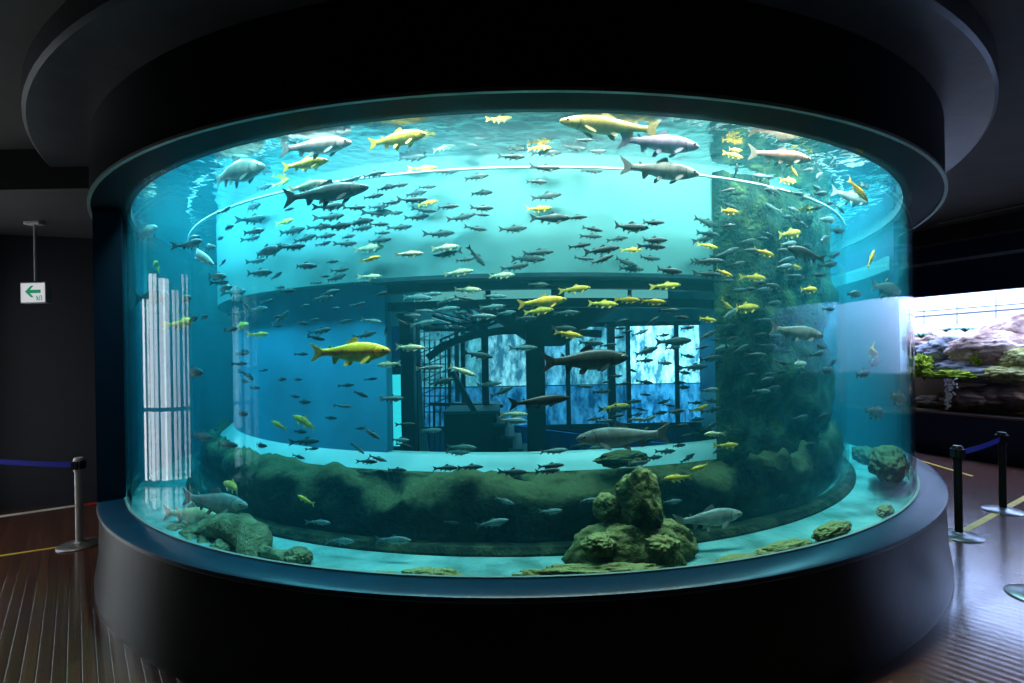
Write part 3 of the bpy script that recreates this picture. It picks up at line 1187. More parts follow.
    for s in (-1, 1):
        bar(mo, (0.497, s * 0.004, -0.003), (0.425, s * 0.028 * d * (width / 0.56), -0.014 * d), 0.005, 0.006)
    parts['mouth'] = mo
    return parts


eye_ring = paint('eye_ring', (0.45, 0.42, 0.25), 0.3)
eye_pupil = paint('eye_pupil', (0.004, 0.004, 0.004), 0.1)
mouth_m = paint('mouth_dark', (0.03, 0.02, 0.02), 0.5)
FM = {
    'golden': fish_mat('skin_golden', (0.72, 0.44, 0.02), (0.85, 0.58, 0.05), (0.85, 0.70, 0.25), None, 0.1),
    'golden_red': fish_mat('skin_golden_red', (0.78, 0.52, 0.01), (0.92, 0.66, 0.02), (0.88, 0.72, 0.10), (0.80, 0.22, 0.01), 0.1),
    'olive': fish_mat('skin_olive', (0.20, 0.15, 0.03), (0.46, 0.35, 0.06), (0.62, 0.55, 0.28), None, 0.5),
    'dark': fish_mat('skin_dark', (0.025, 0.035, 0.032), (0.07, 0.08, 0.065), (0.22, 0.24, 0.2), None, 0.6),
    'brown': fish_mat('skin_brown', (0.022, 0.018, 0.012), (0.06, 0.045, 0.03), (0.14, 0.11, 0.08), None, 0.5),
    'grey': fish_mat('skin_grey', (0.10, 0.10, 0.075), (0.22, 0.22, 0.17), (0.42, 0.42, 0.34), None, 0.5),
    'silver': fish_mat('skin_silver', (0.20, 0.22, 0.19), (0.50, 0.52, 0.47), (0.70, 0.72, 0.66), None, 0.5),
    'rainbow': fish_mat('skin_rainbow', (0.16, 0.17, 0.15), (0.42, 0.42, 0.38), (0.66, 0.66, 0.6), (0.46, 0.26, 0.22), 0.5),
    'lilac': fish_mat('skin_lilac', (0.14, 0.16, 0.26), (0.30, 0.32, 0.46), (0.5, 0.5, 0.6), (0.38, 0.28, 0.40), 0.4),
    'pink': fish_mat('skin_pink', (0.22, 0.17, 0.11), (0.52, 0.42, 0.32), (0.7, 0.64, 0.55), (0.62, 0.30, 0.2), 0.4),
    'pale': fish_mat('skin_pale', (0.62, 0.52, 0.26), (0.85, 0.78, 0.52), (0.88, 0.85, 0.7), None, 0.1),
    'fry': fish_mat('skin_fry', (0.022, 0.045, 0.05), (0.055, 0.085, 0.08), (0.16, 0.2, 0.18), None, 0.4),
    'mist': fish_mat('skin_mist', (0.08, 0.15, 0.15), (0.22, 0.33, 0.32), (0.4, 0.52, 0.5), None, 0.3),
}


def fin_of(k):
    base = {'golden': (0.8, 0.5, 0.06), 'golden_red': (0.85, 0.56, 0.06), 'olive': (0.42, 0.33, 0.1), 'dark': (0.05, 0.06, 0.055), 'brown': (0.05, 0.04, 0.03), 'grey': (0.20, 0.2, 0.16),
            'silver': (0.45, 0.46, 0.42), 'rainbow': (0.38, 0.37, 0.33), 'lilac': (0.26, 0.28, 0.4), 'pink': (0.5, 0.42, 0.33), 'pale': (0.75, 0.66, 0.4), 'fry': (0.04, 0.07, 0.07), 'mist': (0.18, 0.28, 0.27)}[k]
    if k not in ('golden', 'golden_red'):
        base = tuple(c * 0.6 for c in base)
    return paint('fin_' + k, base, 0.5, var=0.25, scale=30)


PARTCACHE = {}
RESERVED = []


def fish_pose(px, py, r, d, tilt, plen, blend=0.0, far=False, cap=0.66, yaw=0.0):
    p = on_ring(px, py, r, far)
    if p is None:
        return None
    a = tang(p)
    t = Vector((math.cos(a), math.sin(a), 0))
    if far:
        t = -t if t.x < 0 else t
    t = (t * (1 - blend) + Vector((1, 0, 0)) * blend).normalized()
    if yaw:
        t = (Matrix.Rotation(yaw, 3, 'Z') @ t)
    h = (t * math.cos(R_(tilt)) * d + Vector((0, 0, math.sin(R_(tilt))))).normalized()
    a1, a2 = project(p - h * 0.05), project(p + h * 0.05)
    ppm = math.hypot(a1[0] - a2[0], a1[1] - a2[1]) / 0.1
    L = min(cap, plen / max(ppm, 1e-3))
    z = Vector((0, 0, 1))
    y = z.cross(h).normalized()
    z = h.cross(y).normalized()
    M = Matrix((h, y, z)).transposed().to_4x4() @ Matrix.Diagonal((L, L, L, 1))
    M.translation = p
    return M


def big_fish(name, px, py, plen, d, skin, label, r=3.89, tilt=0, depth=1.0, width=0.56, bend=0.0, hump=0.0, **kw):
    kw.setdefault('blend', 0.45 if abs(px - 520) > 150 else 0.1)
    if 170 < px < 845:
        r = min(r, 3.90)
    M = fish_pose(px, py, r, d, tilt, plen, **kw)
    key = (skin, depth, width, bend, hump)
    if key not in PARTCACHE:
        ps = make_fish(depth, width, bend, True, hump)
        out = {}
        for k, b in ps.items():
            nm = k.rstrip('-1')
            mats = FM[skin] if nm == 'body' else ([eye_ring, eye_pupil] if nm == 'eye' else (mouth_m if nm == 'mouth' else fin_of(skin)))
            out[k] = mesh_from(b, nm, mats, 'all' if nm in ('body', 'eye') else False)
        PARTCACHE[key] = out
    ms = PARTCACHE[key]
    root = bpy.data.objects.new(name, ms['body'])
    COL.objects.link(root)
    root.matrix_world = M
    tag(root, label, 'fish')
    for k, me in ms.items():
        if k == 'body':
            continue
        c = bpy.data.objects.new(k.rstrip('-1'), me)
        COL.objects.link(c)
        c.parent = root
    RESERVED.append((px, py))
    return root


big_fish('carp', 234, 172, 62, 1, 'grey', 'stout grey-green fish facing right, highest of the big fish at upper left', depth=1.25, width=0.75, hump=0.02, bend=0.5, r=3.92, tilt=2)
big_fish('trout', 144, 203, 20, 1, 'grey', 'foreshortened grey trout tilting upward at the far upper left glass edge', r=3.95, tilt=28, depth=1.2, width=0.8, bend=0.8)
big_fish('trout', 146, 233, 24, 1, 'grey', 'short grey trout by the left glass edge, below the tilted one', r=3.95, tilt=8, depth=1.3, width=0.8)
big_fish('trout', 199, 254, 36, 1, 'silver', 'bright silver-white trout diving down to the right at upper left', r=3.9, tilt=-32, depth=0.95, bend=0.9)
big_fish('trout', 315, 146, 73, 1, 'rainbow', 'silver trout with pinkish side stripe, under the hood at upper left', r=3.9)
big_fish('trout', 305, 164, 47, 1, 'golden', 'golden trout just below the silver one with pinkish stripe', r=3.87, tilt=3)
big_fish('trout', 397, 139, 59, 1, 'golden', 'golden trout alone near the hood, left of the top centre', r=3.93, tilt=5, depth=1.15)
big_fish('trout', 308, 186, 42, 1, 'pale', 'pale yellow trout partly behind the long dark grey one', r=3.83, tilt=6)
big_fish('trout', 325, 193, 87, 1, 'dark', 'long dark grey trout facing right at upper left, below the golden pair', r=3.98, tilt=3, depth=0.9)
big_fish('trout', 611, 126, 102, -1, 'olive', 'large olive-gold trout facing left directly under the hood', r=4.0, tilt=3, depth=0.82)
big_fish('trout', 659, 143, 82, 1, 'lilac', 'bluish lilac-grey trout right of and below the olive-gold one', r=3.9, tilt=-2)
big_fish('trout', 660, 170, 80, 1, 'silver', 'silver-grey trout facing right beneath the lilac one', r=3.93, tilt=-3)
big_fish('trout', 780, 156, 64, 1, 'pink', 'pinkish trout facing right at upper right under the hood', r=3.95, tilt=-2, depth=0.85)
big_fish('trout', 858, 190, 30, 1, 'golden_red', 'bright yellow trout nosing downward at the upper right', r=3.97, tilt=-35, depth=0.9)
big_fish('trout', 853, 177, 40, 1, 'grey', 'grey trout behind and above the downward yellow one at upper right', r=3.82, tilt=-20)
big_fish('trout', 850, 197, 40, 1, 'silver', 'silvery trout under the downward yellow one at upper right', r=3.84, tilt=-8)
big_fish('carp', 807, 254, 40, -1, 'dark', 'dark stout fish facing left at the right side of the inner ring', r=3.88, tilt=12, depth=1.1, width=0.7)
big_fish('trout', 886, 289, 30, 1, 'grey', 'greyish deep-bodied trout near the right glass edge', r=3.93, tilt=-6, depth=1.3, width=0.7)
big_fish('trout', 854, 294, 15, 1, 'dark', 'small dark fish just right of the inner ring edge', r=3.8, depth=1.5, width=0.9)
big_fish('trout', 350, 352, 80, 1, 'golden_red', 'bright golden trout with red-orange side stripe, left of centre', r=3.95, depth=1.15, tilt=0)
big_fish('trout', 584, 360, 90, 1, 'dark', 'large dark grey trout facing right above the core windows centre', r=3.9, tilt=2, depth=1.1, bend=-0.5)
big_fish('trout', 539, 401, 62, 1, 'brown', 'dark brown trout facing right in front of the thick post', r=3.95, tilt=5, depth=0.85)
big_fish('trout', 624, 436, 94, -1, 'silver', 'large silver-grey trout facing left above the stacked rocks', r=3.9, tilt=-1)
big_fish('trout', 708, 518, 70, 1, 'silver', 'silver-grey trout facing right beside the stacked rocks', r=3.85, tilt=3, depth=1.1)
big_fish('trout', 214, 501, 66, 1, 'silver', 'large silver trout facing right at lower left, above another', r=3.88, tilt=-2, depth=1.05)
big_fish('trout', 190, 515, 56, 1, 'pale', 'pale whitish trout below the large silver one at lower left', r=3.93, tilt=2, depth=1.05)
big_fish('trout', 797, 332, 54, 1, 'silver', 'silvery trout nosing slightly down in front of the green rock wall', r=3.85, tilt=-8, depth=1.05)
big_fish('trout', 151, 297, 34, 1, 'dark', 'dark trout near the left glass edge at mid height', r=3.92, depth=1.1)
big_fish('trout', 871, 259, 20, 1, 'golden', 'small yellow fish pointing steeply upward by the right glass edge', r=3.92, tilt=58)  # a yellow reflection in the glass, given a fish body
big_fish('trout', 542, 302, 50, 1, 'golden', 'golden trout over the dark canopy, largest of the mid-tank yellow ones', r=3.75, tilt=5, depth=1.05)
big_fish('trout', 393, 540, 36, 1, 'mist', 'grey trout low over the curb at bottom centre-left', r=3.85, tilt=2)
big_fish('trout', 492, 523, 34, 1, 'mist', 'grey-green trout tilting up before the dark ledge at centre', r=3.85, tilt=10)
big_fish('trout', 874, 412, 20, 1, 'mist', 'pale deep-bodied fish by the right glass edge at lower right', r=3.9, tilt=-10, depth=1.7, hump=0.03)  # a pale reflection, built here as a solid fish
big_fish('trout', 898, 398, 18, 1, 'grey', 'grey round-bodied fish at the extreme right glass edge', r=3.98, tilt=-15, depth=1.6, hump=0.03)

# ------------------------------------------------------------ the shoal
RAW = {
 # crop: (x0, y0, scale, [(x, y, len, dir, tilt, colour) ...])
 'a': (340, 90, 3.904, [
  (282,263,108,1,0,'D'),(325,308,105,1,3,'Y'),(417,318,85,1,0,'D'),(405,224,90,1,5,'P'),(500,212,90,1,-18,'D'),(525,192,80,1,0,'D'),(532,338,95,1,5,'D'),
  (552,401,85,1,0,'D'),(340,378,70,1,0,'D'),(295,402,90,1,5,'D'),(285,430,110,1,0,'D'),(340,440,85,1,5,'Y'),(330,470,90,1,-8,'D'),(420,455,85,1,0,'D'),
  (302,497,90,1,5,'D'),(555,462,88,1,0,'D'),(475,498,110,1,12,'D'),(552,487,60,1,-5,'D'),(530,541,85,1,-8,'D'),(388,562,115,1,2,'D'),(235,537,90,1,3,'D'),
  (410,615,105,1,3,'P'),(422,638,118,-1,-5,'D'),(487,663,70,1,5,'D'),(533,650,95,1,-50,'D'),(268,640,110,1,0,'P'),(113,617,115,1,2,'P'),(118,660,80,1,10,'Y'),
  (670,222,115,1,-12,'D'),(778,225,90,1,0,'Y'),(668,260,105,1,-3,'D'),(805,243,118,1,-3,'D'),(910,227,105,1,-3,'D'),(1000,240,80,1,5,'D'),(950,197,75,1,3,'D'),
  (797,305,120,1,0,'D'),(982,315,85,1,0,'D'),(768,357,80,1,-5,'D'),(805,415,118,1,8,'D'),(776,465,100,1,5,'Y'),(820,500,155,1,0,'D'),(922,497,85,1,3,'D'),
  (675,543,108,1,5,'D'),(773,635,120,1,3,'D'),(735,658,130,1,-3,'D'),(985,543,80,1,-10,'D'),(980,570,80,1,-3,'D'),(935,608,88,1,8,'D'),(990,628,70,1,8,'D'),(950,658,80,1,-3,'D'),
  (130,328,100,1,3,'D'),(45,350,80,1,12,'D'),(180,380,90,1,5,'D'),(230,372,70,1,5,'D'),(150,455,80,1,0,'D'),(150,480,110,1,0,'D'),(60,460,80,1,0,'D'),(75,515,110,1,3,'D'),
  (155,525,70,1,0,'D'),(85,540,80,1,3,'D'),(165,558,60,1,0,'D'),(150,587,100,1,2,'D'),(30,572,60,1,5,'D'),(25,600,80,1,0,'D'),(215,481,60,1,3,'D'),(130,415,80,1,5,'D'),(200,440,70,1,3,'D'),
  (620,115,100,1,8,'Y')]),
 'b': (100, 90, 3.904, [
  (497,538,50,1,3,'D'),(490,470,50,1,20,'D'),(590,455,75,1,0,'D'),(600,505,90,1,0,'D'),(595,580,60,1,5,'D'),(600,553,80,1,0,'D'),(645,630,150,1,3,'D'),(700,612,70,1,3,'D'),
  (755,612,90,1,0,'D'),(800,580,90,1,8,'D'),(750,550,100,1,3,'D'),(900,497,105,1,3,'D'),(860,535,80,1,3,'D'),(880,570,80,1,3,'D'),(875,600,55,1,12,'D'),(930,533,100,1,3,'D'),
  (970,572,60,1,8,'D'),(960,600,80,1,3,'D'),(990,520,70,1,3,'D'),(900,455,110,1,3,'D'),(985,460,60,1,3,'D'),(980,345,70,1,8,'D'),(615,668,60,1,3,'D'),(355,585,70,1,3,'D'),
  (420,612,60,1,-8,'D'),(720,515,70,1,5,'Y'),(465,580,35,1,3,'P'),(712,362,62,1,15,'Y'),(735,465,45,1,3,'D'),(630,248,40,1,10,'Y'),(640,378,60,1,3,'D')]),
 'c': (110, 240, 4.267, [
  (190,110,110,1,5,'Y'),(345,18,95,1,3,'D'),(625,92,65,1,8,'D'),(830,110,105,1,-5,'D'),(637,140,105,1,-3,'D'),(710,152,55,1,20,'D'),(458,155,75,1,-5,'D'),(475,182,60,1,0,'Y'),
  (485,204,75,1,0,'D'),(540,223,75,1,0,'D'),(523,255,50,1,40,'D'),(580,278,40,1,-40,'D'),(630,296,85,1,0,'D'),(673,261,45,1,10,'D'),(726,202,40,1,0,'D'),(757,217,60,1,0,'D'),
  (945,92,60,1,0,'D'),(960,160,95,1,10,'D'),(915,155,45,1,0,'Y'),(885,182,45,1,3,'D'),(932,225,95,1,8,'D'),(905,248,90,1,5,'D'),(985,128,70,1,5,'D'),(997,348,70,1,5,'D'),(955,292,50,1,3,'D'),
  (900,388,85,1,8,'D'),(885,418,65,1,-12,'Y'),(875,340,40,1,8,'D'),(830,280,45,1,0,'D'),(815,355,60,1,-5,'D'),(735,330,80,1,35,'D'),(710,327,45,1,3,'Y'),(718,367,40,1,5,'P'),(640,402,68,1,0,'Y'),
  (555,366,70,1,5,'Y'),(515,381,60,1,3,'D'),(550,314,55,1,0,'D'),(345,338,60,1,5,'Y'),(310,355,90,1,5,'Y'),(565,482,60,1,5,'D'),(558,528,50,1,0,'P'),(590,578,62,1,-28,'Y'),(570,602,45,1,-5,'Y'),
  (730,595,48,1,5,'D'),(798,595,45,1,0,'P'),(660,556,30,1,10,'D'),(618,631,45,1,0,'D'),(785,667,50,1,-5,'D'),(820,487,50,1,0,'D'),(350,565,90,1,0,'D'),(310,252,70,1,0,'D'),(395,330,45,1,5,'D'),(480,98,40,1,30,'Y')]),
 'd': (300, 240, 4.267, [
  (302,82,82,1,12,'Y'),(302,156,92,1,0,'P'),(272,180,65,1,0,'Y'),(677,138,122,1,5,'P'),(860,150,110,1,0,'P'),(915,115,120,1,8,'D'),
  (345,230,60,1,10,'D'),(250,275,60,1,8,'D'),(715,212,115,1,-3,'P'),(495,245,130,1,-5,'M'),(620,258,85,1,15,'M'),(480,322,75,1,-3,'M'),(530,302,80,1,-5,'M'),(620,295,120,1,3,'M'),
  (435,350,60,1,-30,'M'),(525,355,115,1,8,'M'),(830,240,100,1,-3,'M'),(820,285,110,1,3,'M'),(775,325,120,1,-3,'M'),(680,312,65,1,0,'Y'),(205,345,105,1,10,'D'),(310,345,80,1,-10,'M'),
  (280,405,90,1,12,'D'),(465,458,130,1,-3,'P'),(380,530,100,-1,-5,'P'),(690,558,120,1,-20,'P'),(760,490,125,1,-10,'D'),(950,460,120,1,0,'M'),
  (555,545,110,1,3,'M'),(600,605,110,1,12,'D'),(860,648,100,1,22,'D'),(805,615,110,1,5,'M'),(305,593,50,1,5,'M'),(260,658,65,1,-20,'D'),(390,675,90,1,0,'M'),(200,620,60,1,3,'M'),(470,575,45,1,-55,'M'),
  (970,333,100,1,0,'D'),(365,390,45,1,80,'Y'),(560,230,90,1,0,'M'),(700,250,80,1,-10,'D'),(880,310,80,1,5,'M')]),
 'e': (500, 220, 4.267, [
  (410,43,130,1,-8,'D'),(385,67,85,1,-5,'D'),(555,32,155,1,0,'D'),(650,12,100,1,3,'D'),(503,80,85,1,8,'D'),(340,110,95,1,8,'D'),(655,88,115,1,3,'D'),(650,112,110,1,-3,'D'),
  (435,128,150,1,8,'D'),(563,127,85,1,0,'Y'),(355,163,85,1,-3,'D'),(432,170,110,1,20,'D'),(635,163,95,1,-3,'D'),(535,180,105,1,-15,'D'),(560,208,105,1,-2,'D'),(162,140,135,1,0,'D'),(120,166,140,1,-4,'D'),
  (65,200,125,1,8,'D'),(717,217,120,1,-3,'D'),(320,295,130,1,5,'Y'),(165,388,125,1,5,'Y'),(710,280,118,1,3,'Y'),(440,358,125,1,-3,'Y'),(545,340,105,1,-3,'Y'),(655,348,105,1,-3,'Y'),
  (125,420,130,1,-2,'D'),(290,488,125,1,-10,'Y'),(270,462,110,1,-3,'D'),(385,525,110,1,-3,'D'),(165,275,90,1,-5,'D'),(285,395,110,1,0,'D'),(880,10,110,1,-15,'D'),(970,25,60,1,5,'Y'),(870,80,100,1,15,'D'),
  (890,110,80,1,-10,'Y'),(900,175,110,1,0,'D'),(890,230,110,1,-5,'D'),(950,225,90,1,-15,'Y'),(740,518,150,1,2,'D'),(620,560,110,1,15,'D'),(830,628,110,1,2,'D'),(880,425,90,1,-5,'Y'),
  (770,415,70,1,-5,'D'),(650,430,60,1,30,'D'),(560,640,50,1,-20,'Y'),(520,430,60,1,8,'D'),(510,462,60,1,3,'D'),(500,500,60,1,5,'D'),(540,478,50,1,10,'D'),(600,480,70,1,20,'M'),(880,492,90,1,20,'D'),
  (900,590,100,1,5,'D'),(620,600,70,1,3,'D'),(800,580,60,1,-10,'D'),(740,545,60,1,5,'M'),(720,385,90,1,0,'D'),(800,460,60,1,8,'D'),(940,545,80,1,10,'M'),(700,610,70,1,-3,'M')]),
 'f': (680, 220, 4.267, [
  (470,58,95,1,10,'Y'),(670,45,60,1,5,'Y'),(205,22,60,1,0,'Y'),(320,245,95,1,-3,'Y'),(275,375,125,1,3,'Y'),(550,297,70,1,3,'Y'),(488,283,34,1,80,'Y'),(605,285,40,1,40,'Y'),(350,300,100,1,5,'D'),
  (220,505,60,1,5,'D'),(500,615,80,1,0,'P'),(120,105,70,1,-12,'Y'),(815,560,80,1,-15,'Y'),(830,605,50,1,5,'Y'),(780,655,60,1,5,'P'),(640,380,40,1,0,'Y'),
  (340,490,60,1,5,'D'),(400,495,70,1,0,'D'),(460,480,50,1,5,'M'),(435,535,40,1,0,'D'),(450,560,60,1,0,'D'),(440,610,50,1,-10,'D'),(330,575,80,1,-3,'D'),(300,660,60,1,0,'D'),(380,660,70,1,0,'D'),
  (520,655,50,1,3,'Y'),(360,608,25,1,0,'Y'),(650,610,45,1,25,'Y'),(270,630,50,1,-40,'M'),(150,510,40,1,0,'M'),(640,190,60,1,10,'Y'),(660,150,50,1,20,'P'),(540,110,50,1,5,'D'),(430,130,70,1,3,'D'),
  (440,200,80,1,8,'M'),(500,240,70,1,-5,'D'),(590,235,60,1,3,'Y'),(560,190,50,1,30,'D'),(390,280,80,1,-8,'D'),(250,300,80,1,3,'D'),(200,260,70,1,0,'D'),(240,190,80,1,15,'D'),(300,130,80,1,0,'D'),(290,90,70,1,10,'D'),
  (370,60,60,1,-10,'D'),(300,40,50,1,5,'D'),(520,15,60,1,-20,'M'),(120,60,100,1,-3,'D'),(100,180,110,1,0,'D'),(200,140,110,1,20,'D'),(195,360,80,1,-30,'Y'),(210,400,90,1,25,'M'),(110,425,80,1,-5,'Y'),(210,450,60,1,5,'M')]),
 'g': (320, 370, 3.254, [
  (130,80,60,1,-15,'D'),(232,93,80,1,3,'D'),(33,156,45,1,0,'D'),(165,205,70,1,-30,'D'),(125,255,50,1,-40,'M'),(280,176,60,1,0,'D'),(360,197,70,1,3,'M'),(460,252,95,1,-2,'M'),(445,268,80,1,0,'M'),
  (155,297,60,1,-3,'D'),(188,288,60,1,-15,'D'),(130,190,40,1,5,'D'),(260,228,60,1,0,'M'),(275,245,50,1,-15,'M'),(630,143,90,1,-3,'P'),(625,165,95,1,-3,'M'),(250,325,60,1,0,'D'),(410,318,75,1,0,'D'),(490,315,80,1,0,'D'),
  (625,333,95,1,0,'D'),(740,328,80,1,3,'D'),(600,425,65,1,-20,'M'),(70,555,80,1,0,'M'),(15,497,35,1,0,'M'),(750,460,75,1,3,'M'),(430,495,50,1,-10,'M')]),
 'h': (500, 370, 3.254, [
  (175,263,90,1,3,'M'),(410,288,75,1,20,'D'),(445,303,70,1,0,'D'),(165,312,85,1,3,'D'),(580,350,88,-1,0,'Y'),(655,316,65,-1,-8,'Y'),(610,287,55,1,25,'D'),(695,207,60,-1,0,'P'),
  (290,422,70,1,0,'M'),(155,458,95,1,2,'M'),(560,428,60,1,0,'M'),(375,120,95,1,3,'Y'),(370,128,90,1,0,'D'),(440,160,60,1,-3,'M'),(570,135,60,1,3,'D'),(650,125,60,1,15,'Y'),(690,130,60,1,12,'D'),
  (590,180,50,1,3,'D'),(520,140,50,1,5,'D'),(540,265,60,1,0,'D'),(500,285,55,1,3,'D'),(580,245,50,1,0,'M'),(600,215,50,1,10,'D'),(680,185,60,1,25,'D'),(740,245,70,1,0,'Y'),(330,70,60,1,3,'D')]),
 'i': (110, 380, 3.104, [
  (525,140,52,-1,18,'Y'),(608,130,88,-1,18,'Y'),(385,330,70,-1,3,'Y'),(608,372,58,-1,18,'Y'),(650,440,65,1,0,'M'),(450,25,32,1,0,'D'),(575,50,40,1,0,'D'),(600,68,45,1,0,'D'),(685,117,40,1,-8,'D'),(408,105,40,1,0,'D'),
  (610,190,75,1,3,'D'),(590,160,40,1,0,'D'),(285,174,80,1,0,'D'),(365,200,60,1,0,'D'),(465,203,45,1,0,'D'),(585,238,40,1,-10,'D'),(630,213,35,1,5,'D'),(725,80,50,1,-3,'M')]),
 'j': (720, 100, 4.27, [
  (70,300,60,1,80,'Y'),(290,345,70,1,5,'Y'),(310,300,70,1,-35,'Y'),(375,300,55,1,10,'Y'),(415,330,60,1,30,'Y'),(420,240,40,1,-60,'Y'),(470,245,40,1,40,'Y'),(480,340,40,1,-50,'Y'),(60,215,70,1,5,'Y'),(265,300,50,1,70,'Y'),
  (430,400,60,1,10,'Y'),(460,440,50,1,8,'Y'),(515,465,50,1,-25,'Y'),(40,535,60,1,3,'P'),(300,570,95,1,8,'Y'),(350,525,60,1,-40,'Y'),(505,555,60,1,8,'Y'),(150,190,60,1,0,'D'),(200,330,60,1,5,'D'),(330,400,60,1,0,'D')]),
}
SMALLM = {}


def small_mesh(col, bend, depth):
    key = (col, bend, depth)
    if key not in SMALLM:
        sk = {'D': 'fry', 'Y': 'golden', 'P': 'pale', 'M': 'mist'}[col]
        ps = make_fish(depth, 0.56, bend, False)
        me = bpy.data.meshes.new('small_trout')
        bm = bmesh.new()
        for k, b in ps.items():
            nm = k.rstrip('-1')
            tmp = bpy.data.meshes.new('tmp')
            for f in b.faces:
                f.material_index = 0 if nm == 'body' else (2 if nm in ('eye', 'mouth') else 1)
                f.smooth = nm == 'body'
            bmesh.ops.recalc_face_normals(b, faces=b.faces)
            b.to_mesh(tmp)
            b.free()
            bm.from_mesh(tmp)
            bpy.data.meshes.remove(tmp)
        bm.to_mesh(me)
        bm.free()
        for m in (FM[sk], fin_of(sk), eye_pupil):
            me.materials.append(m)
        SMALLM[key] = me
    return SMALLM[key]


# landmarks used to tell the small fish apart
MARKS = [(234, 172, 'the stout grey fish at upper left'), (199, 254, 'the diving silver-white trout'), (315, 160, 'the pink-striped silver trout'), (325, 215, 'the long dark grey trout'),
         (397, 150, 'the golden trout by the hood'), (350, 352, 'the red-striped golden trout'), (465, 200, 'the inner rim at top centre'), (470, 245, 'the pale band left of centre'),
         (545, 240, 'the pale band at centre'), (545, 165, 'the rim left of the olive-gold trout'), (640, 165, 'the lilac-grey trout'), (620, 240, 'the pale band right of centre'),
         (542, 302, 'the big yellow trout over the canopy'), (470, 300, 'the roof truss'), (635, 300, 'the beam right of the canopy'), (584, 360, 'the large dark grey trout'),
         (435, 400, 'the steel lattice'), (539, 401, 'the thick core post'), (624, 436, 'the large left-facing silver trout'), (690, 360, 'the brightest blue pane'),
         (700, 250, 'the top left of the green rock wall'), (770, 170, 'the pinkish trout at upper right'), (780, 240, 'the dark stout left-facing fish'), (797, 332, 'the silvery trout by the rock wall'),
         (780, 400, 'the foot of the green rock wall'), (845, 200, 'the nose-down yellow trout'), (870, 350, 'the right glass edge'), (150, 290, 'the left glass edge'),
         (240, 300, 'the blue core wall left of centre'), (225, 390, 'the blue depths at far left'), (300, 420, 'the blue wall above the ledge'), (390, 460, 'the pale sill left of the stairs'),
         (560, 475, 'the pale sill under the windows'), (420, 530, 'the dark ledge face at centre'), (300, 500, 'the dark ledge face at left'), (665, 480, 'the stacked rocks')]
ORD = ['first', 'second', 'third', 'fourth', 'fifth', 'sixth', 'seventh', 'eighth', 'ninth', 'tenth', 'eleventh', 'twelfth', 'thirteenth', 'fourteenth', 'fifteenth', 'sixteenth', 'seventeenth',
       'eighteenth', 'nineteenth', 'twentieth', 'twenty-first', 'twenty-second', 'twenty-third', 'twenty-fourth', 'twenty-fifth']
fishes = []
for key in RAW:
    x0, y0, sc, lst = RAW[key]
    for (x, y, l, d, t, c) in lst:
        fishes.append((x0 + x / sc, y0 + y / sc, l / sc, d, t, c))
# drop repeats where two lists overlap
keep = []
for f in fishes:
    if any(math.hypot((f[0] - g[0]), (f[1] - g[1]) * 1.6) < 5 and f[5] == g[5] for g in keep):
        continue
    keep.append(f)
fishes = keep
rnd = random.Random(11)


def spare(n, x0, x1, y0, y1, lo, hi, cols):
    for _ in range(n * 12):
        if n <= 0:
            break
        x, y = rnd.uniform(x0, x1), rnd.uniform(y0, y1)
        if any(math.hypot(x - g[0], (y - g[1]) * 2.0) < 9 for g in fishes) or any(math.hypot(x - a, (y - b) * 2) < 22 for a, b in RESERVED):
            continue
        fishes.append((x, y, rnd.uniform(lo, hi), 1 if rnd.random() < 0.93 else -1, rnd.gauss(2, 8), rnd.choice(cols)))
        n -= 1


spare(26, 726, 835, 150, 300, 13, 22, 'DDYYM')
spare(16, 726, 830, 300, 440, 11, 19, 'DDDM')
spare(36, 565, 720, 330, 460, 10, 18, 'DDDMM')
fishes.sort(key=lambda f: -f[2])
print('shoal', len(fishes))
placed = []
for i, (x, y, l, d, t, c) in enumerate(fishes):
    rr = rnd.choice((rnd.uniform(3.50, 3.62), rnd.uniform(3.50, 3.62), rnd.uniform(3.73, 3.80)))
    if not (232 < x < 812):
        rr = rnd.uniform(3.74, 3.86) if 200 < x < 842 else rnd.uniform(3.86, 3.94)
    elif 722 < x:
        rr = rnd.choice((3.645, rnd.uniform(3.72, 3.8)))
    M = fish_pose(x, y, rr, d, t, l * 1.04, blend=0.15, cap=0.30)
    if M is None:
        M = fish_pose(x, y, 3.98, d, t, l, cap=0.3)
    if M is None:
        continue
    if y > 462 and 232 < x < 812:      # in front of the ledge: outer channel
        M = fish_pose(x, y, rnd.uniform(3.72, 3.85), d, t, l * 1.04, cap=0.35)
    me = small_mesh(c, rnd.choice((-0.6, 0.0, 0.5)), rnd.choice((0.92, 1.05)))
    placed.append((x, y, c, d, M, me))
best = {}
for k, (x, y, c, d, M, me) in enumerate(placed[:300]):
    mk = min(MARKS, key=lambda m: math.hypot(m[0] - x, (m[1] - y) * 1.4))[2]
    best.setdefault((mk, c), []).append((x, k))
label = {}
CN = {'D': 'small dark trout', 'Y': 'small golden trout', 'P': 'small pale trout', 'M': 'small grey-green trout'}
for (mk, c), lst in best.items():
    lst.sort()
    for j, (x, k) in enumerate(lst):
        label[k] = ('the only %s near %s' % (CN[c], mk)) if len(lst) == 1 else ('%s, %s from left near %s' % (CN[c], ORD[min(j, 24)], mk))
extra = bmesh.new()
n_extra = 0
for k, (x, y, c, d, M, me) in enumerate(placed):
    if k < 300:
        o = bpy.data.objects.new('small_trout', me)
        COL.objects.link(o)
        o.matrix_world = M
        tag(o, label[k], 'fish', 'small trout of the shoal')
    else:
        tmp = me.copy()
        tmp.transform(M)
        extra.from_mesh(tmp)
        bpy.data.meshes.remove(tmp)
        n_extra += 1
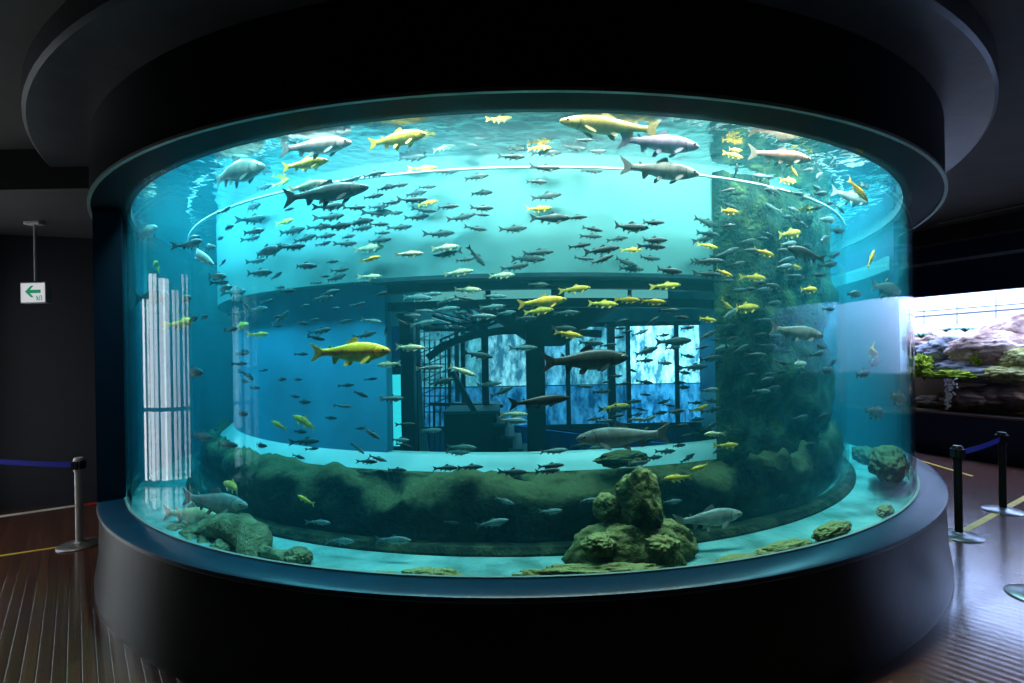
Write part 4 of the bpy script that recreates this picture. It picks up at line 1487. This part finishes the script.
if n_extra:
    o = obj('distant_fry', extra, [FM['fry'], fin_of('fry'), eye_pupil], None, True)
    tag(o, 'scattered tiny dark fish farthest back in the shoal', 'fish', kind='stuff')
else:
    extra.free()

# ================================================================== left: sign, stanchion, belt, tape
def sign():
    p = at(36, 293, 5.2)
    root = empty('arrow_sign', (p.x, p.y, 0), R_(-4), 'white backlit sign with green left arrow hanging from the ceiling', 'sign')
    w, h, zc = 0.295, 0.225, p.z
    bm = bmesh.new()
    box(bm, -0.09, 0.09, -0.04, 0.04, 3.215, 3.25)
    bevel(bm, 0.008)
    obj('mount', bm, paint('sign_grey', (0.55, 0.56, 0.54), 0.4), root)
    bm = bmesh.new()
    tube(bm, [(0, 0, 3.22), (0, 0, zc + h / 2)], 0.014, 14)
    obj('rod', bm, paint('sign_grey', (0.55, 0.56, 0.54), 0.4), root, True)
    bm = bmesh.new()
    box(bm, -w / 2, w / 2, -0.03, 0.03, zc - h / 2, zc + h / 2)
    bevel(bm, 0.006)
    cab = obj('cabinet', bm, paint('sign_frame', (0.45, 0.46, 0.45), 0.4), root)
    bm = bmesh.new()
    box(bm, -w / 2 + 0.012, w / 2 - 0.012, -0.034, -0.029, zc - h / 2 + 0.012, zc + h / 2 - 0.012)
    obj('light_panel', bm, glow('sign_white', (0.78, 0.80, 0.84), 0.72), cab)
    bm = bmesh.new()     # the arrow
    y0, y1 = -0.037, -0.033
    cx, cz = 0.0, zc + 0.012
    shape = [(-0.085, 0), (-0.018, 0.062), (0.012, 0.062), (-0.03, 0.018), (0.092, 0.018), (0.092, -0.018), (-0.03, -0.018), (0.012, -0.062), (-0.018, -0.062)]
    f = [bm.verts.new((cx + a, y0, cz + b)) for a, b in shape]
    g = [bm.verts.new((cx + a, y1, cz + b)) for a, b in shape]
    bm.faces.new(f)
    bm.faces.new(list(reversed(g)))
    for i in range(len(shape)):
        j = (i + 1) % len(shape)
        bm.faces.new((f[i], g[i], g[j], f[j]))
    bm.normal_update()
    bmesh.ops.triangulate(bm, faces=[q for q in bm.faces if len(q.verts) > 4])
    obj('arrow', bm, glow('sign_green', (0.02, 0.42, 0.20), 0.55), cab)['label'] = 'green left arrow'
    bm = bmesh.new()     # running figure beside a doorway
    bx, bz = 0.055, zc - 0.066
    bmesh.ops.create_icosphere(bm, subdivisions=1, radius=0.007, matrix=Matrix.Translation((bx - 0.006, -0.036, bz + 0.024)))
    for a, b in (((0, 0.016), (0.004, -0.002)), ((0.004, -0.002), (-0.010, -0.016)), ((0.004, -0.002), (0.014, -0.018)), ((0, 0.014), (-0.014, 0.006)), ((0, 0.014), (0.014, 0.008))):
        bar(bm, (bx + a[0], -0.036, bz + a[1]), (bx + b[0], -0.036, bz + b[1]), 0.004, 0.006)
    for a, b in (((0.028, -0.02), (0.028, 0.03)), ((0.028, 0.03), (0.05, 0.03)), ((0.05, 0.03), (0.05, -0.02))):
        bar(bm, (bx + a[0], -0.036, bz + a[1]), (bx + b[0], -0.036, bz + b[1]), 0.004, 0.005)
    obj('pictogram', bm, glow('sign_green', (0.02, 0.42, 0.20), 0.55), cab)


sign()


def stanchion(px, py, lab, post_m, h=0.83, base_m=None, pr=0.031):
    d = ray(px, py)
    t = -EYE.z / d.z
    p = EYE + d * t
    root = empty('stanchion', (p.x, p.y, 0), 0, lab, 'stanchion', 'belt barrier posts')
    bm = bmesh.new()
    lathe(bm, [(0.172, 0.0), (0.172, 0.008), (0.165, 0.014), (0.10, 0.024), (0.05, 0.032), (0.04, 0.04)], 40)
    obj('base', bm, base_m or paint('base_steel', (0.30, 0.31, 0.33), 0.35, metal=0.8, var=0.08), root, True)
    bm = bmesh.new()
    lathe(bm, [(pr, 0.03), (pr, h - 0.13)], 28)
    obj('post', bm, post_m, root, True)
    bm = bmesh.new()
    lathe(bm, [(pr + 0.006, h - 0.13), (pr + 0.008, h - 0.125), (pr + 0.008, h - 0.012), (pr, h), (0.004, h + 0.002)], 28)
    obj('belt_head', bm, post_m, root, True)
    bm = bmesh.new()
    for a in (0, PI / 2, PI, 3 * PI / 2):
        M = Matrix.Rotation(a, 4, 'Z')
        box(bm, -0.028, 0.028, -pr - 0.018, -pr - 0.002, h - 0.105, h - 0.03, M)
    obj('belt_clip', bm, black_metal, root)
    return Vector((p.x, p.y, h))


sl = stanchion(80, 545, 'silver stanchion at the left beside the tank plinth', paint('silver_post', (0.78, 0.80, 0.84), 0.3, metal=0.1, var=0.03))
s1 = stanchion(959, 536, 'black stanchion nearest the tank plinth at right', black_metal)
s2 = stanchion(1003, 511, 'black stanchion farther from the tank, at the right frame edge', black_metal)
s3 = stanchion(1039, 597, 'stanchion of which only the round steel base edge shows at lower right', chrome)


def belt(a, b, sag, lab):
    bm = bmesh.new()
    n = 20
    prev = None
    d = (b - a)
    s = Vector((-d.y, d.x, 0)).normalized() * 0.0015
    for k in range(n + 1):
        t = k / n
        p = a.lerp(b, t) - Vector((0, 0, sag * 4 * t * (1 - t)))
        q = [bm.verts.new(p + s * e + Vector((0, 0, z))) for e, z in ((-1, -0.025), (1, -0.025), (1, 0.025), (-1, 0.025))]
        if prev:
            for i in range(4):
                bm.faces.new((prev[i], prev[(i + 1) % 4], q[(i + 1) % 4], q[i]))
        else:
            bm.faces.new(q)
        prev = q
    bm.faces.new(prev)
    tag(obj('barrier_belt', bm, belt_blue), lab, 'belt')


ztop = Vector((0, 0, -0.07))
d = (Vector((-5.9, 5.05, 0.83)) - sl).normalized()
belt(sl + ztop + d * 0.05, Vector((-6.25, 5.15, 0.80)), 0.03, 'blue barrier belt running left from the silver stanchion')
d = (s2 - s1).normalized()
belt(s1 + ztop + d * 0.05, s2 + ztop - d * 0.05, 0.015, 'short blue barrier belt between the two black stanchions')


def on_floor(px, py):
    d = ray(px, py)
    return EYE + d * (-EYE.z / d.z)


def tape(name, a, b, w, mats, lab, segs=None):
    bm = bmesh.new()
    d = (b - a)
    L = d.length
    d.normalize()
    M = Matrix((d, Vector((-d.y, d.x, 0)), Vector((0, 0, 1)))).transposed().to_4x4()
    M.translation = a
    if segs:
        u = 0
        i = 0
        while u < L:
            box(bm, u, min(L, u + segs[i % 2]), -w / 2, w / 2, 0.0005, 0.003, M, i % 2)
            u += segs[i % 2]
            i += 1
    else:
        box(bm, 0, L, -w / 2, w / 2, 0.0005, 0.003, M)
    tag(obj(name, bm, mats), lab, 'tape')


tape('floor_tape', on_floor(-40, 562), on_floor(80, 544), 0.035, yellow_tape, 'thin yellow tape line on the floor at left')
tape('floor_tape', on_floor(1045, 487), on_floor(925, 552), 0.06, yellow_tape, 'yellow tape line under the black stanchions at right')
tape('floor_tape', on_floor(915, 459), on_floor(972, 476), 0.035, yellow_tape, 'faint thin yellow line on the floor behind the black stanchions')
tape('floor_tape', on_floor(-45, 523), on_floor(110, 501), 0.09, [white_tape, red_tape], 'white and red striped tape along the left wall foot', (1.0, 0.22))

# ================================================================== right: wall with terrarium
P0 = Vector((6.75, 8.07, 0))
U = Vector((0.425, -0.905, 0)).normalized()
NB = Vector((0.905, 0.425, 0)).normalized()       # away from the room
WM = Matrix((U, NB, Vector((0, 0, 1)))).transposed().to_4x4()
WM.translation = P0


def on_wall(px, py, back):
    """point where a sight line meets the plane 'back' metres behind the right wall"""
    d = ray(px, py)
    t = ((P0 + NB * back) - EYE).dot(NB) / d.dot(NB)
    return EYE + d * t


U0, U1 = -1.6, 6.2
ZB, ZW, ZTOP = 0.68, 1.27, 2.56
for nm, b, lab in (('wall_right', (-6, 12, 0.0, 0.15, 0.0, ZB), 'dark wall under the terrarium'),
                   ('wall_right_upper', (-6, 12, 0.0, 0.15, ZTOP, 3.36), 'navy wall band above the terrarium'),
                   ('wall_right_far', (-6, U0, 0.0, 0.15, ZB, ZTOP), 'navy wall beyond the terrarium'),
                   ('wall_right_near', (U1, 12, 0.0, 0.15, ZB, ZTOP), 'navy wall near side of the terrarium')):
    bm = bmesh.new()
    box(bm, *b, WM)
    struct(nm, bm, navy_wall, label=lab, cat='wall')
bm = bmesh.new()
box(bm, -6, 12, -0.25, 0.15, 3.36, ZC, WM)
struct('trim_right', bm, ceil_paint, label='dark ceiling bulkhead over the right wall', cat='trim')

bm = bmesh.new()
def on_ceil(px, py, z):
    d = ray(px, py)
    return EYE + d * ((z - EYE.z) / d.z)
bar(bm, on_ceil(938, 223.5, 3.58), on_ceil(1060, 197, 3.58), 0.022)
struct('trim_1', bm, paint('trim_grey', (0.30, 0.30, 0.30), 0.4), label='thin grey strip on the ceiling at right', cat='trim')
ter = empty('terrarium', P0, math.atan2(U.y, U.x), 'long bright wall terrarium half filled with water, at right', 'terrarium')
I = Matrix.Identity(4)
bm = bmesh.new()
box(bm, U0, U1, 1.45, 1.5, 0.5, ZTOP + 0.5)
obj('back_panel', bm, paint('terrarium_white', (0.82, 0.83, 0.85), 0.8, var=0.04), ter)['label'] = 'white back panel'
bm = bmesh.new()
box(bm, U0, U1, 0.15, 1.5, 0.55, 0.66)
obj('tray', bm, dark_rock, ter)
bm = bmesh.new()
box(bm, U0 - 0.05, U0, 0.15, 1.5, 0.55, ZTOP + 0.5)
box(bm, U1, U1 + 0.05, 0.15, 1.5, 0.55, ZTOP + 0.5)
obj('side_panel', bm, paint('terrarium_white', (0.82, 0.83, 0.85), 0.8), ter)
bm = bmesh.new()
box(bm, U0, U1, 0.0, 1.5, ZTOP + 0.5, ZTOP + 0.55)
obj('lid', bm, paint('terrarium_white', (0.82, 0.83, 0.85), 0.8), ter)
bm = bmesh.new()
box(bm, U0, U1, 0.05, 0.065, ZB, ZTOP)
obj('glass', bm, glass_mat('terrarium_glass', (0.97, 0.98, 0.98), base=0.03), ter)
bm = bmesh.new()
box(bm, U0, U1, -0.03, 0.04, ZB - 0.03, ZB)
obj('sill_strip', bm, paint('copper_strip', (0.35, 0.2, 0.14), 0.35, metal=0.5), ter)
bm = bmesh.new()
box(bm, U0 + 0.01, U1 - 0.01, 0.075, 1.44, 0.665, ZW)
tw = obj('pool_water', bm, water_volume('terrarium_water', (0.55, 0.45, 0.28), 2.6, (1, 1, 1), 0), ter)
tw['label'] = 'dark shallow water'

warm_rock = rock_mat('warm_rock', (0.16, 0.09, 0.07), (0.40, 0.26, 0.21), (0.62, 0.46, 0.38), 4)
grey_rock = rock_mat('grey_rock', (0.10, 0.10, 0.11), (0.24, 0.24, 0.27), (0.42, 0.42, 0.45), 4)
lime = rock_mat('lime_moss', (0.12, 0.2, 0.01), (0.32, 0.45, 0.03), (0.55, 0.65, 0.08), 12)
fern_m = paint('fern_green', (0.03, 0.16, 0.08), 0.6, var=0.4, scale=20)
olive_m = rock_mat('olive_moss', (0.18, 0.17, 0.05), (0.33, 0.32, 0.1), (0.45, 0.44, 0.2), 8)
for (px, py, bk, rad, m, sd, lab) in (
        (990, 352, 0.75, (0.55, 0.32, 0.30), warm_rock, 101, 'large pinkish boulder, highest in the terrarium'),
        (1030, 335, 1.15, (0.6, 0.25, 0.35), warm_rock, 103, 'pinkish rock at the back right of the terrarium'),
        (955, 352, 0.95, (0.55, 0.3, 0.26), grey_rock, 105, 'bluish grey rock left of the largest boulder in the terrarium'),
        (930, 345, 1.15, (0.45, 0.25, 0.25), warm_rock, 107, 'brown rock at the far left back of the terrarium'),
        (985, 374, 0.6, (0.5, 0.25, 0.16), grey_rock, 109, 'low grey rock at the terrarium waterline'),
        (960, 370, 0.7, (0.4, 0.25, 0.18), grey_rock, 110, 'low bluish rock behind the lime moss strip'),
        (1012, 375, 0.42, (0.36, 0.2, 0.14), olive_m, 111, 'olive mossy rock at the waterline by the frame edge'),
        (1024, 360, 0.5, (0.25, 0.18, 0.17), olive_m, 112, 'olive green rock above the mossy waterline rock, frame edge'),
        (968, 400, 0.55, (0.42, 0.28, 0.20), warm_rock, 113, 'brown underwater rock right of the bubble plume'),
        (1015, 398, 0.6, (0.5, 0.3, 0.22), warm_rock, 115, 'dark brown underwater rock at the right of the terrarium'),
        (930, 404, 0.8, (0.3, 0.25, 0.15), grey_rock, 117, 'small dark underwater rock left of the bubble plume')):
    p = on_wall(px, py, bk)
    rock('terrarium_rock', p, rad, sd, m, lab, rz=math.atan2(U.y, U.x), amp=0.22, freq=1.8)
for (px, py, bk, rad, sd, lab) in ((921, 366, 0.45, (0.16, 0.14, 0.17), 121, 'bright lime bushy moss at the left end of the terrarium'),
                                   (951, 375, 0.35, (0.32, 0.15, 0.07), 123, 'flat lime green moss strip above the bubbles'),
                                   (978, 357, 0.5, (0.08, 0.07, 0.11), 125, 'small lime moss tuft left of the largest boulder'),
                                   (934, 376, 0.3, (0.12, 0.08, 0.045), 127, 'small vivid lime moss pad beside the bubbles')):
    p = on_wall(px, py, bk)
    rock('moss_clump', p, rad, sd, lime, lab, rz=math.atan2(U.y, U.x), amp=0.5, freq=4.0, cat='moss')


def fern(px, py, bk, s, seed, lab):
    p = on_wall(px, py, bk)
    root = empty('fern', p, 0, lab, 'plant', 'ferns in the terrarium')
    rg = random.Random(seed)
    for k in range(9):
        a = rg.uniform(0, 2 * PI)
        bm = bmesh.new()
        L = s * rg.uniform(0.7, 1.1)
        prev = None
        for i in range(8):
            t = i / 7
            c = Vector((math.cos(a) * L * t * 0.8, math.sin(a) * L * t * 0.8, L * (0.9 * t - 0.75 * t * t)))
            sd = Vector((-math.sin(a), math.cos(a), 0)) * (s * 0.16 * math.sin(PI * min(1, t * 0.9 + 0.08)) * (1.25 if i % 2 else 0.7) + 0.002)
            q = [bm.verts.new(c + sd), bm.verts.new(c + Vector((0, 0, 0.004))), bm.verts.new(c - sd), bm.verts.new(c - Vector((0, 0, 0.004)))]
            if prev:
                for j in range(4):
                    bm.faces.new((prev[j], prev[(j + 1) % 4], q[(j + 1) % 4], q[j]))
            else:
                bm.faces.new(q)
            prev = q
        bm.faces.new(prev)
        obj('frond', bm, fern_m, root, True)


fern(965, 332, 0.55, 0.24, 1, 'green fern standing on the grey rock, right one of two')
fern(946, 332, 0.6, 0.2, 2, 'small pale green fern, left one of two')
fern(921, 338, 0.5, 0.28, 3, 'dark green fern at the left end of the terrarium')

bm = bmesh.new()
rg = random.Random(5)
for k in range(150):
    t = rg.random()
    px = 947 + 4 * t + rg.gauss(0, 1.2 + 2.4 * t)
    py = 409 - 31 * t
    p = on_wall(px, py, 0.22 + rg.uniform(-0.05, 0.05))
    bmesh.ops.create_icosphere(bm, subdivisions=1, radius=rg.uniform(0.008, 0.02), matrix=Matrix.Translation(p))
o = obj('bubble_plume', bm, paint('bubble_white', (0.9, 0.92, 0.95), 0.2), None, True)
tag(o, 'rising white bubble plume in the terrarium water', 'bubbles', kind='stuff')

pr = empty('pipe_rail', on_wall(970, 316, 1.2), 0, 'grey double pipe rail along the back of the terrarium', 'rail')
o0 = pr.location.copy()
gp = paint('pipe_grey', (0.10, 0.10, 0.11), 0.4)
for dy, r in ((0, 0.018), (-5, 0.012)):
    bm = bmesh.new()
    tube(bm, [on_wall(915, 317 + dy, 1.2) - o0, on_wall(1055, 306 + dy, 1.2) - o0], r, 10)
    obj('pipe', bm, gp, pr, True)
for x in (924, 957, 996, 1035):
    bm = bmesh.new()
    tube(bm, [on_wall(x, 296, 1.2) - o0, on_wall(x, 324, 1.2) - o0], 0.009, 8)
    obj('hanger', bm, gp, pr, True)

# ================================================================== lights
def area(name, loc, size, power, col, rot=(0, 0, 0), shape='DISK', size_y=None):
    l = bpy.data.lights.new(name, 'AREA')
    l.shape = shape
    l.size = size
    if size_y:
        l.size_y = size_y
    l.energy = power
    l.color = col
    o = bpy.data.objects.new(name, l)
    COL.objects.link(o)
    o.location = loc
    o.rotation_euler = rot
    return o


# lamps over the water, in the hood
NL = 28
TANK_W = 22
for k in range(NL):
    a = -R_(100) + R_(200) * k / (NL - 1)
    r = 3.95
    warm = abs(math.degrees(a) - 18) < 22
    l = area('tank_lamp', (XC + r * math.sin(a), D - r * math.cos(a), 3.42), 0.2, TANK_W, (1.0, 0.97, 0.88) if warm else ((0.28, 0.86, 1.0) if a < -R_(25) else (0.62, 0.94, 1.0)))
    v = Vector((-math.sin(a) * 0.1, math.cos(a) * 0.1, -1))
    l.rotation_euler = v.to_track_quat('-Z', 'Y').to_euler()
    l.data.spread = R_(125)
for a in (130, 165, 200, 235):
    a = R_(a)
    area('tank_lamp', (XC + 3.8 * math.sin(a), D - 3.8 * math.cos(a), 3.40), 0.3, 80, (0.7, 0.93, 1.0))
# lamps in the core; up-facing ones are added fill for the dark truss backdrop
area('core_lamp', (XC - 0.5, D - 0.6, 2.74), 0.5, 16, (0.45, 0.8, 1.0))
area('core_lamp', (XC + 0.8, D - 1.6, 2.74), 0.3, 10, (0.3, 0.6, 1.0))
area('core_uplight', (XC - 0.3, 7.0, 2.0), 0.9, 26, (0.4, 0.9, 1.0), (PI, 0, 0))
area('core_uplight', (XC - 0.9, 5.6, 1.9), 0.5, 10, (0.4, 0.9, 1.0), (PI, 0, 0))
# terrarium lighting

c = WM @ Vector(((U0 + U1) / 2, 0.85, ZTOP + 0.48))
area('terrarium_lamp', c, U1 - U0 - 0.3, 540, (0.42, 0.57, 1.0), (0, 0, math.atan2(U.y, U.x)), 'RECTANGLE', 1.0)
# dim hall light
hl = area('hall_lamp', (-5.3, 3.4, 3.5), 1.6, 11, (1.0, 0.95, 0.8))
hl.data.spread = R_(105)

w = bpy.data.worlds.new('hall_world')
S.world = w
w.use_nodes = True
w.node_tree.nodes['Background'].inputs['Color'].default_value = (0.02, 0.03, 0.05, 1)
w.node_tree.nodes['Background'].inputs['Strength'].default_value = 0.1

# ================================================================== camera and view
cam = bpy.data.cameras.new('camera')
co = bpy.data.objects.new('camera', cam)
COL.objects.link(co)
cam.sensor_width = 36
cam.lens = 36 * F / 1024
cam.shift_y = (353 - 341.5) / 1024
cam.clip_start = 0.05
co.matrix_world = Matrix.Translation(EYE) @ Matrix.Rotation(PI / 2, 4, 'X') @ Matrix.Rotation(ROLL, 4, 'Z')
S.camera = co
S.view_settings.view_transform = 'Standard'
S.view_settings.look = 'None'
S.view_settings.gamma = 1
S.view_settings.use_curve_mapping = False
S.view_settings.exposure = 0.0
cy_ = S.cycles
cy_.max_bounces = 12
cy_.diffuse_bounces = 3
cy_.glossy_bounces = 4
cy_.transmission_bounces = 6
cy_.transparent_max_bounces = 24
cy_.volume_bounces = 1
cy_.use_denoising = True
cy_.sample_clamp_indirect = 4.0
